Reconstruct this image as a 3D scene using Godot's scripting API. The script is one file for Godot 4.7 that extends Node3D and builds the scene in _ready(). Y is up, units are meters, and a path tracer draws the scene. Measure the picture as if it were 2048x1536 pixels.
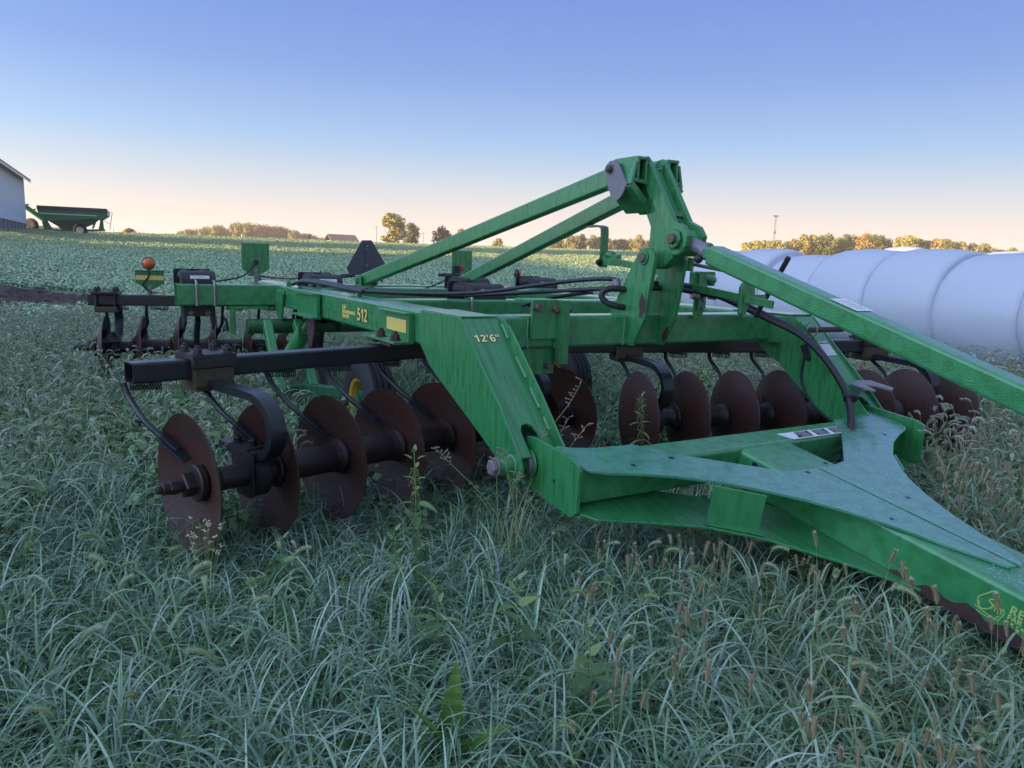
extends Node3D

# ------------------------------------------------------------------ mesh builder
class MB:
	var v := PackedVector3Array()
	var n := PackedVector3Array()
	var c := PackedColorArray()
	var col := Color(1, 1, 1)
	var colored := false

	func trin(a: Vector3, b: Vector3, d: Vector3, na: Vector3, nb: Vector3, nd: Vector3) -> void:
		v.append(a); v.append(d); v.append(b)
		n.append(na); n.append(nd); n.append(nb)
		c.append(col); c.append(col); c.append(col)

	func tri(a: Vector3, b: Vector3, d: Vector3) -> void:
		var q := (b - a).cross(d - a).normalized()
		trin(a, b, d, q, q, q)

	func quad(a: Vector3, b: Vector3, d: Vector3, e: Vector3) -> void:
		tri(a, b, d)
		tri(a, d, e)

	func quadn(a: Vector3, b: Vector3, d: Vector3, e: Vector3, na: Vector3, nb: Vector3, nd: Vector3, ne: Vector3) -> void:
		trin(a, b, d, na, nb, nd)
		trin(a, d, e, na, nd, ne)

	# rounded-rectangle bar from a to b; w across, h along up
	func beam(a: Vector3, b: Vector3, w: float, h: float, r := 0.012, up := Vector3.UP, wall := 0.0) -> void:
		var z := (b - a).normalized()
		var x := up.cross(z).normalized()
		var y := z.cross(x).normalized()
		var p: Array = []
		var q: Array = []
		var k := 3
		for i in 4:
			var cx := (w / 2 - r) * (1 if i == 0 or i == 3 else -1)
			var cy := (h / 2 - r) * (1 if i < 2 else -1)
			for j in k + 1:
				var t := PI / 2 * (i + float(j) / k)
				var d := x * cos(t) + y * sin(t)
				p.append(x * cx + y * cy + d * r)
				q.append(d)
		var m := p.size()
		for i in m:
			var j := (i + 1) % m
			quadn(a + p[i], a + p[j], b + p[j], b + p[i], q[i], q[j], q[j], q[i])
		for e in 2:
			var o := a if e == 0 else b
			var nn := -z if e == 0 else z
			if wall > 0.0:
				var f := 1.0 - 2.0 * wall / minf(w, h)
				var dp := nn * -0.25
				for i in m:
					var j := (i + 1) % m
					if e == 0:
						quadn(o + p[j], o + p[i], o + p[i] * f, o + p[j] * f, nn, nn, nn, nn)
						quadn(o + p[j] * f, o + p[i] * f, o + p[i] * f + dp, o + p[j] * f + dp, -q[j], -q[i], -q[i], -q[j])
					else:
						quadn(o + p[i], o + p[j], o + p[j] * f, o + p[i] * f, nn, nn, nn, nn)
						quadn(o + p[i] * f, o + p[j] * f, o + p[j] * f + dp, o + p[i] * f + dp, -q[i], -q[j], -q[j], -q[i])
			else:
				for i in m:
					var j := (i + 1) % m
					if e == 0:
						trin(o, o + p[j], o + p[i], nn, nn, nn)
					else:
						trin(o, o + p[i], o + p[j], nn, nn, nn)

	func box(ce: Vector3, s: Vector3, r := 0.004) -> void:
		beam(ce - Vector3(0, 0, s.z / 2), ce + Vector3(0, 0, s.z / 2), s.x, s.y, minf(r, minf(s.x, s.y) * 0.45))

	# polygon in the xy plane of xf, extruded along xf.z from 0 to t, with small chamfers
	func prism(poly: PackedVector2Array, xf: Transform3D, t: float, ch := 0.003) -> void:
		var p := poly.duplicate()
		if Geometry2D.is_polygon_clockwise(p):
			p.reverse()
		var m := p.size()
		var ins := PackedVector2Array()
		for i in m:
			var e0 := (p[i] - p[(i + m - 1) % m]).normalized()
			var e1 := (p[(i + 1) % m] - p[i]).normalized()
			var n0 := Vector2(-e0.y, e0.x)
			var n1 := Vector2(-e1.y, e1.x)
			var mi := n0 + n1
			var ml := mi.length_squared()
			mi = mi * (2.0 / ml) if ml > 0.3 else n0
			ins.append(p[i] + mi * ch * 0.5 * (1.0 if ml > 0.3 else 1.0))
		var idx := Geometry2D.triangulate_polygon(ins)
		var c2 := minf(ch, t * 0.4)
		var zz := xf.basis.z.normalized()
		for i in range(0, idx.size(), 3):
			var a := ins[idx[i]]
			var b := ins[idx[i + 1]]
			var d := ins[idx[i + 2]]
			if (b - a).cross(d - a) < 0:
				var s := b
				b = d
				d = s
			trin(xf * Vector3(a.x, a.y, t), xf * Vector3(b.x, b.y, t), xf * Vector3(d.x, d.y, t), zz, zz, zz)
			trin(xf * Vector3(a.x, a.y, 0), xf * Vector3(d.x, d.y, 0), xf * Vector3(b.x, b.y, 0), -zz, -zz, -zz)
		for i in m:
			var j := (i + 1) % m
			quad(xf * Vector3(p[i].x, p[i].y, c2), xf * Vector3(p[j].x, p[j].y, c2), xf * Vector3(p[j].x, p[j].y, t - c2), xf * Vector3(p[i].x, p[i].y, t - c2))
			quad(xf * Vector3(p[i].x, p[i].y, t - c2), xf * Vector3(p[j].x, p[j].y, t - c2), xf * Vector3(ins[j].x, ins[j].y, t), xf * Vector3(ins[i].x, ins[i].y, t))
			quad(xf * Vector3(ins[i].x, ins[i].y, 0), xf * Vector3(ins[j].x, ins[j].y, 0), xf * Vector3(p[j].x, p[j].y, c2), xf * Vector3(p[i].x, p[i].y, c2))

	func tube(pts: PackedVector3Array, r: float, seg := 8, r1 := -1.0) -> void:
		var m := pts.size()
		var px := Vector3.ZERO
		var rings: Array = []
		var norms: Array = []
		for i in m:
			var d := (pts[mini(i + 1, m - 1)] - pts[maxi(i - 1, 0)]).normalized()
			if i == 0:
				px = d.cross(Vector3.UP if absf(d.y) < 0.9 else Vector3.RIGHT).normalized()
			else:
				px = (px - d * px.dot(d)).normalized()
			var py := d.cross(px)
			var rr := r if r1 < 0 else lerpf(r, r1, float(i) / (m - 1))
			var a: Array = []
			var b: Array = []
			for k in seg:
				var t := TAU * k / seg
				var q := px * cos(t) + py * sin(t)
				a.append(pts[i] + q * rr)
				b.append(q)
			rings.append(a)
			norms.append(b)
		for i in m - 1:
			for k in seg:
				var l := (k + 1) % seg
				quadn(rings[i][k], rings[i][l], rings[i + 1][l], rings[i + 1][k], norms[i][k], norms[i][l], norms[i + 1][l], norms[i + 1][k])
		var d0 := (pts[0] - pts[1]).normalized()
		var d1 := (pts[m - 1] - pts[m - 2]).normalized()
		for k in seg:
			var l := (k + 1) % seg
			trin(pts[0], rings[0][l], rings[0][k], d0, d0, d0)
			trin(pts[m - 1], rings[m - 1][k], rings[m - 1][l], d1, d1, d1)

	# profile of (radius, along y of xf)
	func lathe(pr: PackedVector2Array, xf: Transform3D, seg := 32, smooth := true) -> void:
		for i in pr.size() - 1:
			var a := pr[i]
			var b := pr[i + 1]
			var e := (b - a)
			if e.length() < 1e-6:
				continue
			var nn := Vector2(e.y, -e.x).normalized()
			for k in seg:
				var t0 := TAU * k / seg
				var t1 := TAU * (k + 1) / seg
				var d0 := Vector3(cos(t0), 0, -sin(t0))
				var d1 := Vector3(cos(t1), 0, -sin(t1))
				var n0 := (xf.basis * (d0 * nn.x + Vector3(0, nn.y, 0))).normalized()
				var n1 := (xf.basis * (d1 * nn.x + Vector3(0, nn.y, 0))).normalized()
				if not smooth:
					n0 = (n0 + n1).normalized()
					n1 = n0
				quadn(xf * (d0 * a.x + Vector3(0, a.y, 0)), xf * (d1 * a.x + Vector3(0, a.y, 0)), xf * (d1 * b.x + Vector3(0, b.y, 0)), xf * (d0 * b.x + Vector3(0, b.y, 0)), n0, n1, n1, n0)

	func cyl(a: Vector3, b: Vector3, r: float, seg := 20, ch := 0.003) -> void:
		var d := b - a
		var y := d.normalized()
		var x := y.cross(Vector3.UP if absf(y.y) < 0.9 else Vector3.RIGHT).normalized()
		var l := d.length()
		lathe(PackedVector2Array([Vector2(0, 0), Vector2(r - ch, 0), Vector2(r, ch), Vector2(r, l - ch), Vector2(r - ch, l), Vector2(0, l)]), Transform3D(Basis(x, y, x.cross(y)), a), seg)

	func hexnut(a: Vector3, axis: Vector3, r: float, h: float) -> void:
		var y := axis.normalized()
		var x := y.cross(Vector3.UP if absf(y.y) < 0.9 else Vector3.RIGHT).normalized()
		lathe(PackedVector2Array([Vector2(0, 0), Vector2(r, 0), Vector2(r, h * 0.85), Vector2(r * 0.88, h), Vector2(0, h)]), Transform3D(Basis(x, y, x.cross(y)), a), 6, false)

	func ball(ce: Vector3, r: Vector3, seg := 14) -> void:
		var pr := PackedVector2Array()
		var k := seg / 2
		for i in k:
			for j in seg:
				var q: Array = []
				for ij in [[i, j], [i + 1, j], [i + 1, j + 1], [i, j + 1]]:
					var ph: float = PI * ij[0] / k
					var th: float = TAU * ij[1] / seg
					q.append(Vector3(sin(ph) * cos(th), cos(ph), -sin(ph) * sin(th)))
				quadn(ce + q[0] * r, ce + q[1] * r, ce + q[2] * r, ce + q[3] * r, q[0], q[1], q[2], q[3])

	func mesh() -> ArrayMesh:
		var a := []
		a.resize(Mesh.ARRAY_MAX)
		a[Mesh.ARRAY_VERTEX] = v
		a[Mesh.ARRAY_NORMAL] = n
		if colored:
			a[Mesh.ARRAY_COLOR] = c
		var m := ArrayMesh.new()
		m.add_surface_from_arrays(Mesh.PRIMITIVE_TRIANGLES, a)
		return m

# ------------------------------------------------------------------ helpers
var taken := {}
var rng := RandomNumberGenerator.new()
var M := {}
var machine: Node3D

func numbered(s: String) -> String:
	if not taken.has(s):
		taken[s] = 0
		return s
	taken[s] += 1
	return "%s_%03d" % [s, taken[s]]

func tag(o: Node3D, label: String, category: String, group := "", kind := "") -> Node3D:
	if label != "":
		o.set_meta("label", label)
	if category != "":
		o.set_meta("category", category)
	if group != "":
		o.set_meta("group", group)
	if kind != "":
		o.set_meta("kind", kind)
	return o

func thing(called: String, label: String, category: String, at := Vector3.ZERO, turn := 0.0, group := "") -> Node3D:
	var o := Node3D.new()
	o.name = numbered(called)
	add_child(o)
	o.position = at
	o.rotation.y = turn
	tag(o, label, category, group)
	return o

func put(called: String, me: Mesh, mat: Material, parent: Node = null) -> MeshInstance3D:
	var o := MeshInstance3D.new()
	o.mesh = me
	o.material_override = mat
	if parent == null:
		o.name = numbered(called)
		add_child(o)
	else:
		o.name = called
		parent.add_child(o, true)
	return o

func part(called: String, b: MB, mat: Material, parent: Node = null) -> MeshInstance3D:
	return put(called, b.mesh(), mat, parent)

func scatter(called: String, me: Mesh, mat: Material, xf: Array, cols: Array, parent: Node = null) -> MultiMeshInstance3D:
	var mm := MultiMesh.new()
	mm.transform_format = MultiMesh.TRANSFORM_3D
	mm.use_colors = cols.size() > 0
	mm.mesh = me
	mm.instance_count = xf.size()
	for i in xf.size():
		mm.set_instance_transform(i, xf[i])
		if cols.size() > 0:
			mm.set_instance_color(i, cols[i])
	var o := MultiMeshInstance3D.new()
	o.multimesh = mm
	o.material_override = mat
	o.set_meta("kind", "stuff")
	if parent == null:
		o.name = numbered(called)
		add_child(o)
	else:
		o.name = called
		parent.add_child(o, true)
	return o

func noise_image(size: int, freq: float, seed_: int, stretch := Vector2(1, 1), oct := 4) -> Image:
	var f := FastNoiseLite.new()
	f.seed = seed_
	f.noise_type = FastNoiseLite.TYPE_SIMPLEX_SMOOTH
	f.frequency = freq
	f.fractal_octaves = oct
	var im := Image.create_empty(size, size, false, Image.FORMAT_RGB8)
	var s := f.get_seamless_image(int(size * stretch.x), int(size * stretch.y))
	s.resize(size, size, Image.INTERPOLATE_CUBIC)
	s.convert(Image.FORMAT_RGB8)
	im.copy_from(s)
	return im

func ramp_tex(im: Image, stops: Array) -> ImageTexture:
	var g := Gradient.new()
	g.offsets = PackedFloat32Array()
	g.colors = PackedColorArray()
	for s in stops:
		g.add_point(s[0], s[1])
	while g.get_point_count() > stops.size():
		g.remove_point(0)
	var lut: Array = []
	for i in 256:
		lut.append(g.sample(i / 255.0))
	var o := Image.create_empty(im.get_width(), im.get_height(), false, Image.FORMAT_RGB8)
	for y in im.get_height():
		for x in im.get_width():
			o.set_pixel(x, y, lut[clampi(int(im.get_pixel(x, y).r * 255.0), 0, 255)])
	return ImageTexture.create_from_image(o)

func lin(r: float, g: float, b: float) -> Color:
	return Color(r, g, b).linear_to_srgb()

func paint(r: float, g: float, b: float, rough: float, metal := 0.0, tex: Texture2D = null, sc := 2.0, ntex: Texture2D = null, nsc := 8.0) -> StandardMaterial3D:
	var m := StandardMaterial3D.new()
	m.albedo_color = lin(r, g, b)
	m.roughness = rough
	m.metallic = metal
	if tex:
		m.albedo_texture = tex
	if ntex:
		m.normal_enabled = true
		m.normal_texture = ntex
		m.normal_scale = nsc
	m.uv1_triplanar = tex != null or ntex != null
	m.uv1_scale = Vector3(sc, sc, sc)
	return m

func bump(size: int, freq: float, seed_: int, strength := 2.0) -> ImageTexture:
	var im := noise_image(size, freq, seed_)
	im.bump_map_to_normal_map(strength)
	return ImageTexture.create_from_image(im)

func P2(a: Array) -> PackedVector2Array:
	var o := PackedVector2Array()
	for i in range(0, a.size(), 2):
		o.append(Vector2(a[i], a[i + 1]))
	return o

func curve(a: Array, step := 0.04) -> PackedVector3Array:
	# Catmull-Rom through points
	var o := PackedVector3Array()
	for i in a.size() - 1:
		var p0: Vector3 = a[maxi(i - 1, 0)]
		var p1: Vector3 = a[i]
		var p2: Vector3 = a[i + 1]
		var p3: Vector3 = a[mini(i + 2, a.size() - 1)]
		var k := maxi(2, int(p1.distance_to(p2) / step))
		for j in k:
			var t := float(j) / k
			o.append(p1.cubic_interpolate(p2, p0, p3, t))
	o.append(a[a.size() - 1])
	return o

# plate lying in the plane x = x0, polygon given as (z, y), thickness t towards +x
func plate_x(b: MB, poly: Array, x0: float, t: float, ch := 0.003) -> void:
	b.prism(P2(poly), Transform3D(Basis(Vector3(0, 0, 1), Vector3(0, 1, 0), Vector3(-1, 0, 0)), Vector3(x0 + t, 0, 0)), t, ch)

# plate in the plane z = z0, polygon (x, y), thickness towards +z
func plate_z(b: MB, poly: Array, z0: float, t: float, ch := 0.003) -> void:
	b.prism(P2(poly), Transform3D(Basis.IDENTITY, Vector3(0, 0, z0)), t, ch)

func text(called: String, s: String, size: float, mat: Material, xf: Transform3D, parent: Node, bold := true, depth := 0.0012, center := false) -> MeshInstance3D:
	var f := SystemFont.new()
	f.font_names = PackedStringArray(["Droid Sans"])
	f.font_weight = 700 if bold else 400
	var t := TextMesh.new()
	t.font = f
	t.text = s
	t.font_size = 32
	t.pixel_size = size / 23.0
	t.depth = depth
	t.curve_step = 2.0
	t.horizontal_alignment = HORIZONTAL_ALIGNMENT_CENTER if center else HORIZONTAL_ALIGNMENT_LEFT
	t.vertical_alignment = VERTICAL_ALIGNMENT_CENTER
	var o := put(called, t, mat, parent)
	o.transform = xf
	return o

func ground_y(x: float, z: float) -> float:
	var r := sqrt(x * x + z * z)
	var y := 0.0
	if r > 16.0:
		y = 0.0272 * (minf(r, 152.0) - 16.0) * smoothstep(16.0, 34.0, r)
	# the barn stands on slightly higher ground
	y *= 1.0 + 0.3 * smoothstep(0.53, 0.72, -x / maxf(-z, 1.0)) if z < -5.0 else 1.0
	return y

# ------------------------------------------------------------------ scene
const HC := 1.66
const PITCH := 9.3
const ROLL := 1.9
const YAW := 31.0
const ORG := Vector3(-0.3004, 0.0, -4.3798)

func _ready() -> void:
	rng.seed = 7
	# camera
	var p := deg_to_rad(PITCH)
	var r := deg_to_rad(ROLL)
	var fo := Vector3(0, -sin(p), -cos(p))
	var u0 := Vector3(0, cos(p), -sin(p))
	var ri := Vector3.RIGHT * cos(r) + u0 * sin(r)
	var up := u0 * cos(r) - Vector3.RIGHT * sin(r)
	var cam := Camera3D.new()
	cam.name = "camera"
	cam.fov = rad_to_deg(2.0 * atan(768.0 / 1520.0))
	cam.near = 0.05
	cam.far = 4000.0
	add_child(cam)
	cam.transform = Transform3D(Basis(ri, up, -fo), Vector3(0, HC, 0))
	cam.current = true
	# sky, haze, exposure
	var we := WorldEnvironment.new()
	we.name = "environment"
	var env := Environment.new()
	env.background_mode = Environment.BG_SKY
	var sky := Sky.new()
	var sm := PanoramaSkyMaterial.new()
	sm.panorama = sky_image()
	sky.sky_material = sm
	env.sky = sky
	env.tonemap_mode = Environment.TONE_MAPPER_LINEAR
	# the photograph is exposed for the shade
	env.tonemap_exposure = 3.5
	env.background_energy_multiplier = 0.3125
	env.fog_enabled = true
	env.fog_density = FOG
	env.fog_light_color = Color(1.0, 0.93, 0.9)
	env.sdfgi_enabled = true
	env.ssao_enabled = true
	env.ssil_enabled = true
	we.environment = env
	add_child(we)
	# low morning sun from the left
	var sun := DirectionalLight3D.new()
	sun.name = "sun"
	sun.light_energy = 1.6
	sun.light_color = Color(1.0, 0.86, 0.66)
	sun.light_angular_distance = 0.5
	sun.shadow_enabled = true
	add_child(sun)
	var az := deg_to_rad(SUN_AZ)
	var el := deg_to_rad(SUN_EL)
	var to_sun := Vector3(sin(az) * cos(el), sin(el), -cos(az) * cos(el))
	sun.look_at_from_position(to_sun * 50.0, Vector3.ZERO)

	materials()
	terrain()
	buildings()
	trees()
	bale_rows()
	disk_ripper()
	grain_cart()
	crop_field()
	weeds()
	nettles()

const FOG := 0.0004
const SUN_AZ := -115.0
const SUN_EL := 4.2

func sky_image() -> ImageTexture:
	var w := 512
	var h := 1024
	var im := Image.create_empty(w, h, false, Image.FORMAT_RGBF)
	# elevation in degrees, sRGB colour of the sky away from the sun
	var st := [[-90.0, Color(0.30, 0.32, 0.28)], [-3.0, Color(0.55, 0.54, 0.50)], [0.0, Color(1.0, 0.92, 0.89)], [1.2, Color(0.99, 0.92, 0.885)], [2.4, Color(0.93, 0.885, 0.855)], [4.5, Color(0.82, 0.85, 0.875)], [8.0, Color(0.62, 0.76, 0.91)], [12.8, Color(0.49, 0.635, 0.875)], [17.5, Color(0.435, 0.575, 0.85)], [26.0, Color(0.53, 0.635, 0.87)], [45.0, Color(0.62, 0.71, 0.90)], [90.0, Color(0.66, 0.74, 0.92)]]
	var sd := Vector3(sin(deg_to_rad(SUN_AZ)) * cos(deg_to_rad(SUN_EL)), sin(deg_to_rad(SUN_EL)), -cos(deg_to_rad(SUN_AZ)) * cos(deg_to_rad(SUN_EL)))
	for y in h:
		var e := 90.0 - 180.0 * (y + 0.5) / h
		var c := Color()
		for i in st.size() - 1:
			if e >= st[i][0] and e <= st[i + 1][0]:
				var t: float = (e - st[i][0]) / (st[i + 1][0] - st[i][0])
				var ca: Color = st[i][1]
				var cb: Color = st[i + 1][1]
				c = ca.lerp(cb, t).srgb_to_linear()
		for x in w:
			# the left edge of the panorama looks towards -z; the sky brightens smoothly towards the rising sun
			var az := deg_to_rad((float(x) + 0.5) / w * 360.0)
			var v := Vector3(sin(az) * cos(deg_to_rad(e)), sin(deg_to_rad(e)), -cos(az) * cos(deg_to_rad(e)))
			var g := SKY_GLOW * exp(-pow(rad_to_deg(v.angle_to(sd)) / 42.0, 2.0)) * (1.0 if e > 0.0 else 0.3)
			im.set_pixel(x, y, Color(c.r * (1.0 + g * 1.15), c.g * (1.0 + g), c.b * (1.0 + g * 0.75)))
	return ImageTexture.create_from_image(im)

const SKY_GLOW := 6.0

func materials() -> void:
	var n1 := noise_image(256, 0.02, 3)
	var streak := noise_image(512, 0.03, 11, Vector2(1, 0.12))
	var fine := noise_image(256, 0.09, 5)
	var mott := ramp_tex(n1, [[0.0, Color(0.80, 0.84, 0.80)], [0.45, Color(0.93, 0.95, 0.93)], [0.62, Color(1, 1, 1)], [1.0, Color(0.9, 0.96, 0.92)]])
	var stk := ramp_tex(streak, [[0.0, Color(0.72, 0.76, 0.72)], [0.4, Color(0.9, 0.92, 0.9)], [0.6, Color(0.97, 0.98, 0.97)], [0.72, Color(1, 1, 1)], [1.0, Color(0.86, 0.9, 0.88)]])
	var rustt := ramp_tex(noise_image(512, 0.03, 21, Vector2.ONE, 6), [[0.0, Color(0.55, 0.42, 0.4)], [0.45, Color(0.85, 0.78, 0.76)], [0.6, Color(1, 0.95, 0.93)], [1.0, Color(0.7, 0.72, 0.75)]])
	var drops := bump(512, 0.12, 31, 3.0)
	var finen := bump(256, 0.15, 33, 1.5)
	M.green = paint(0.040, 0.245, 0.080, 0.34, 0.0, stk, 1.6, finen, 0.10)
	M.green.clearcoat_enabled = true
	M.green.clearcoat = 0.4
	M.green.clearcoat_roughness = 0.25
	M.green_top = paint(0.042, 0.255, 0.088, 0.24, 0.0, mott, 1.5, drops, 0.35)
	M.green_top.clearcoat_enabled = true
	M.green_top.clearcoat = 0.6
	M.green_top.clearcoat_roughness = 0.2
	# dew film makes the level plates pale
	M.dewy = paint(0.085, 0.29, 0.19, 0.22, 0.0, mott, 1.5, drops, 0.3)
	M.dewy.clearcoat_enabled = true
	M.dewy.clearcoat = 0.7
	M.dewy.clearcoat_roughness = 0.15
	M.green_dark = paint(0.022, 0.12, 0.045, 0.4, 0.0, stk, 1.6)
	M.black = paint(0.016, 0.018, 0.023, 0.33, 0.0, stk, 2.0, finen, 0.2)
	M.iron = paint(0.030, 0.029, 0.030, 0.5, 0.0, rustt, 4.0, finen, 0.5)
	M.mud = paint(0.085, 0.078, 0.040, 0.8, 0.0, rustt, 6.0, finen, 0.8)
	M.rust = paint(0.066, 0.028, 0.020, 0.52, 0.0, rustt, 2.5, finen, 0.3)
	M.rust_dark = paint(0.028, 0.016, 0.015, 0.5, 0.0, rustt, 3.0, finen, 0.4)
	M.bare_rust = paint(0.075, 0.040, 0.038, 0.7, 0.0, rustt, 6.0, finen, 0.6)
	M.zinc = paint(0.42, 0.42, 0.45, 0.38, 0.75, rustt, 9.0)
	M.zinc_dull = paint(0.30, 0.31, 0.36, 0.55, 0.3, rustt, 9.0)
	M.bolt = paint(0.20, 0.18, 0.15, 0.5, 0.5, rustt, 12.0)
	M.hose = paint(0.014, 0.015, 0.019, 0.42, 0.0, null, 1.0, finen, 0.3)
	M.tyre = paint(0.022, 0.024, 0.030, 0.75, 0.0, rustt, 5.0, finen, 0.5)
	M.yellow = paint(0.60, 0.40, 0.03, 0.5, 0.0, rustt, 5.0)
	M.decal_yellow = paint(0.82, 0.62, 0.16, 0.5)
	M.decal_pale = paint(0.86, 0.76, 0.30, 0.5)
	M.decal_black = paint(0.012, 0.012, 0.014, 0.5)
	M.decal_white = paint(0.72, 0.73, 0.75, 0.45)
	M.decal_orange = paint(0.72, 0.22, 0.06, 0.5)
	M.decal_grey = paint(0.45, 0.47, 0.48, 0.5)
	M.decal_faded = paint(0.42, 0.50, 0.12, 0.55)
	M.weld = paint(0.11, 0.28, 0.16, 0.6, 0.0, null, 1.0, finen, 0.6)
	M.amber = paint(0.62, 0.13, 0.02, 0.2)
	M.amber.emission_enabled = false
	M.red_lens = paint(0.75, 0.02, 0.02, 0.25)
	M.alu = paint(0.12, 0.14, 0.18, 0.45, 0.4, rustt, 5.0)
	M.plastic = paint(0.012, 0.013, 0.016, 0.5)
	M.sheet = paint(0.52, 0.56, 0.66, 0.5)
	M.mott = mott
	M.rustt = rustt
	M.finen = finen
	M.fine = fine

func terrain() -> void:
	# ground: one polar sheet out past the horizon
	var b := MB.new()
	b.colored = true
	var rs := [0.0, 1.0, 2.0, 4.0, 7.0, 11.0, 16.0, 19.0, 23.0, 28.0, 34.0, 42.0, 52.0, 64.0, 78.0, 95.0, 115.0, 132.0, 146.0, 152.0, 156.0, 175.0, 220.0, 300.0, 420.0, 560.0, 700.0]
	var seg := 96
	for i in rs.size() - 1:
		for k in seg:
			var q: Array = []
			for ij in [[i, k], [i, k + 1], [i + 1, k + 1], [i + 1, k]]:
				var t: float = TAU * ij[1] / seg
				var x: float = rs[ij[0]] * cos(t)
				var z: float = -rs[ij[0]] * sin(t)
				q.append(Vector3(x, ground_y(x, z), z))
			var rr: float = rs[i]
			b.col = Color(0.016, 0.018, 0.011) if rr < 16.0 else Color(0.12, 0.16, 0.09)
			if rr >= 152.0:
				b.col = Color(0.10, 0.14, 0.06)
			var n := Vector3.UP
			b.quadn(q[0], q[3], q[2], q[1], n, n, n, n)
	var m := StandardMaterial3D.new()
	m.vertex_color_use_as_albedo = true
	m.albedo_texture = M.mott
	m.uv1_triplanar = true
	m.uv1_world_triplanar = true
	m.uv1_scale = Vector3(0.6, 0.6, 0.6)
	m.roughness = 0.95
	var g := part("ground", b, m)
	tag(g, "weedy ground rising gently to the field", "ground", "", "structure")

	# bare tilled patch at the left edge
	var s := MB.new()
	var f := FastNoiseLite.new()
	f.seed = 4
	f.frequency = 1.1
	f.fractal_octaves = 4
	var nx := 90
	var nz := 70
	var hh := func(i: int, k: int) -> Vector3:
		var x := -21.5 + 13.5 * i / nx
		var z := -24.5 + 8.0 * k / nz
		var e := Vector2((x + 15.6) / 5.6, (z + 20.4) / 3.3).length()
		e += 0.22 * f.get_noise_2d(x * 0.35, z * 0.35)
		var y := 0.10 * smoothstep(1.08, 0.8, e) + (0.16 * f.get_noise_2d(x * 1.6, z * 1.6) + 0.07 * f.get_noise_2d(x * 6.0, z * 6.0)) * smoothstep(1.05, 0.75, e)
		return Vector3(x, ground_y(x, z) - 0.05 + y, z)
	for i in nx:
		for k in nz:
			s.quad(hh.call(i, k), hh.call(i, k + 1), hh.call(i + 1, k + 1), hh.call(i + 1, k))
	var sm := paint(0.060, 0.046, 0.042, 0.95, 0.0, M.rustt, 0.8, M.finen, 0.6)
	tag(part("bare_soil", s, sm), "patch of dark bare tilled soil", "soil", "", "structure")

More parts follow.
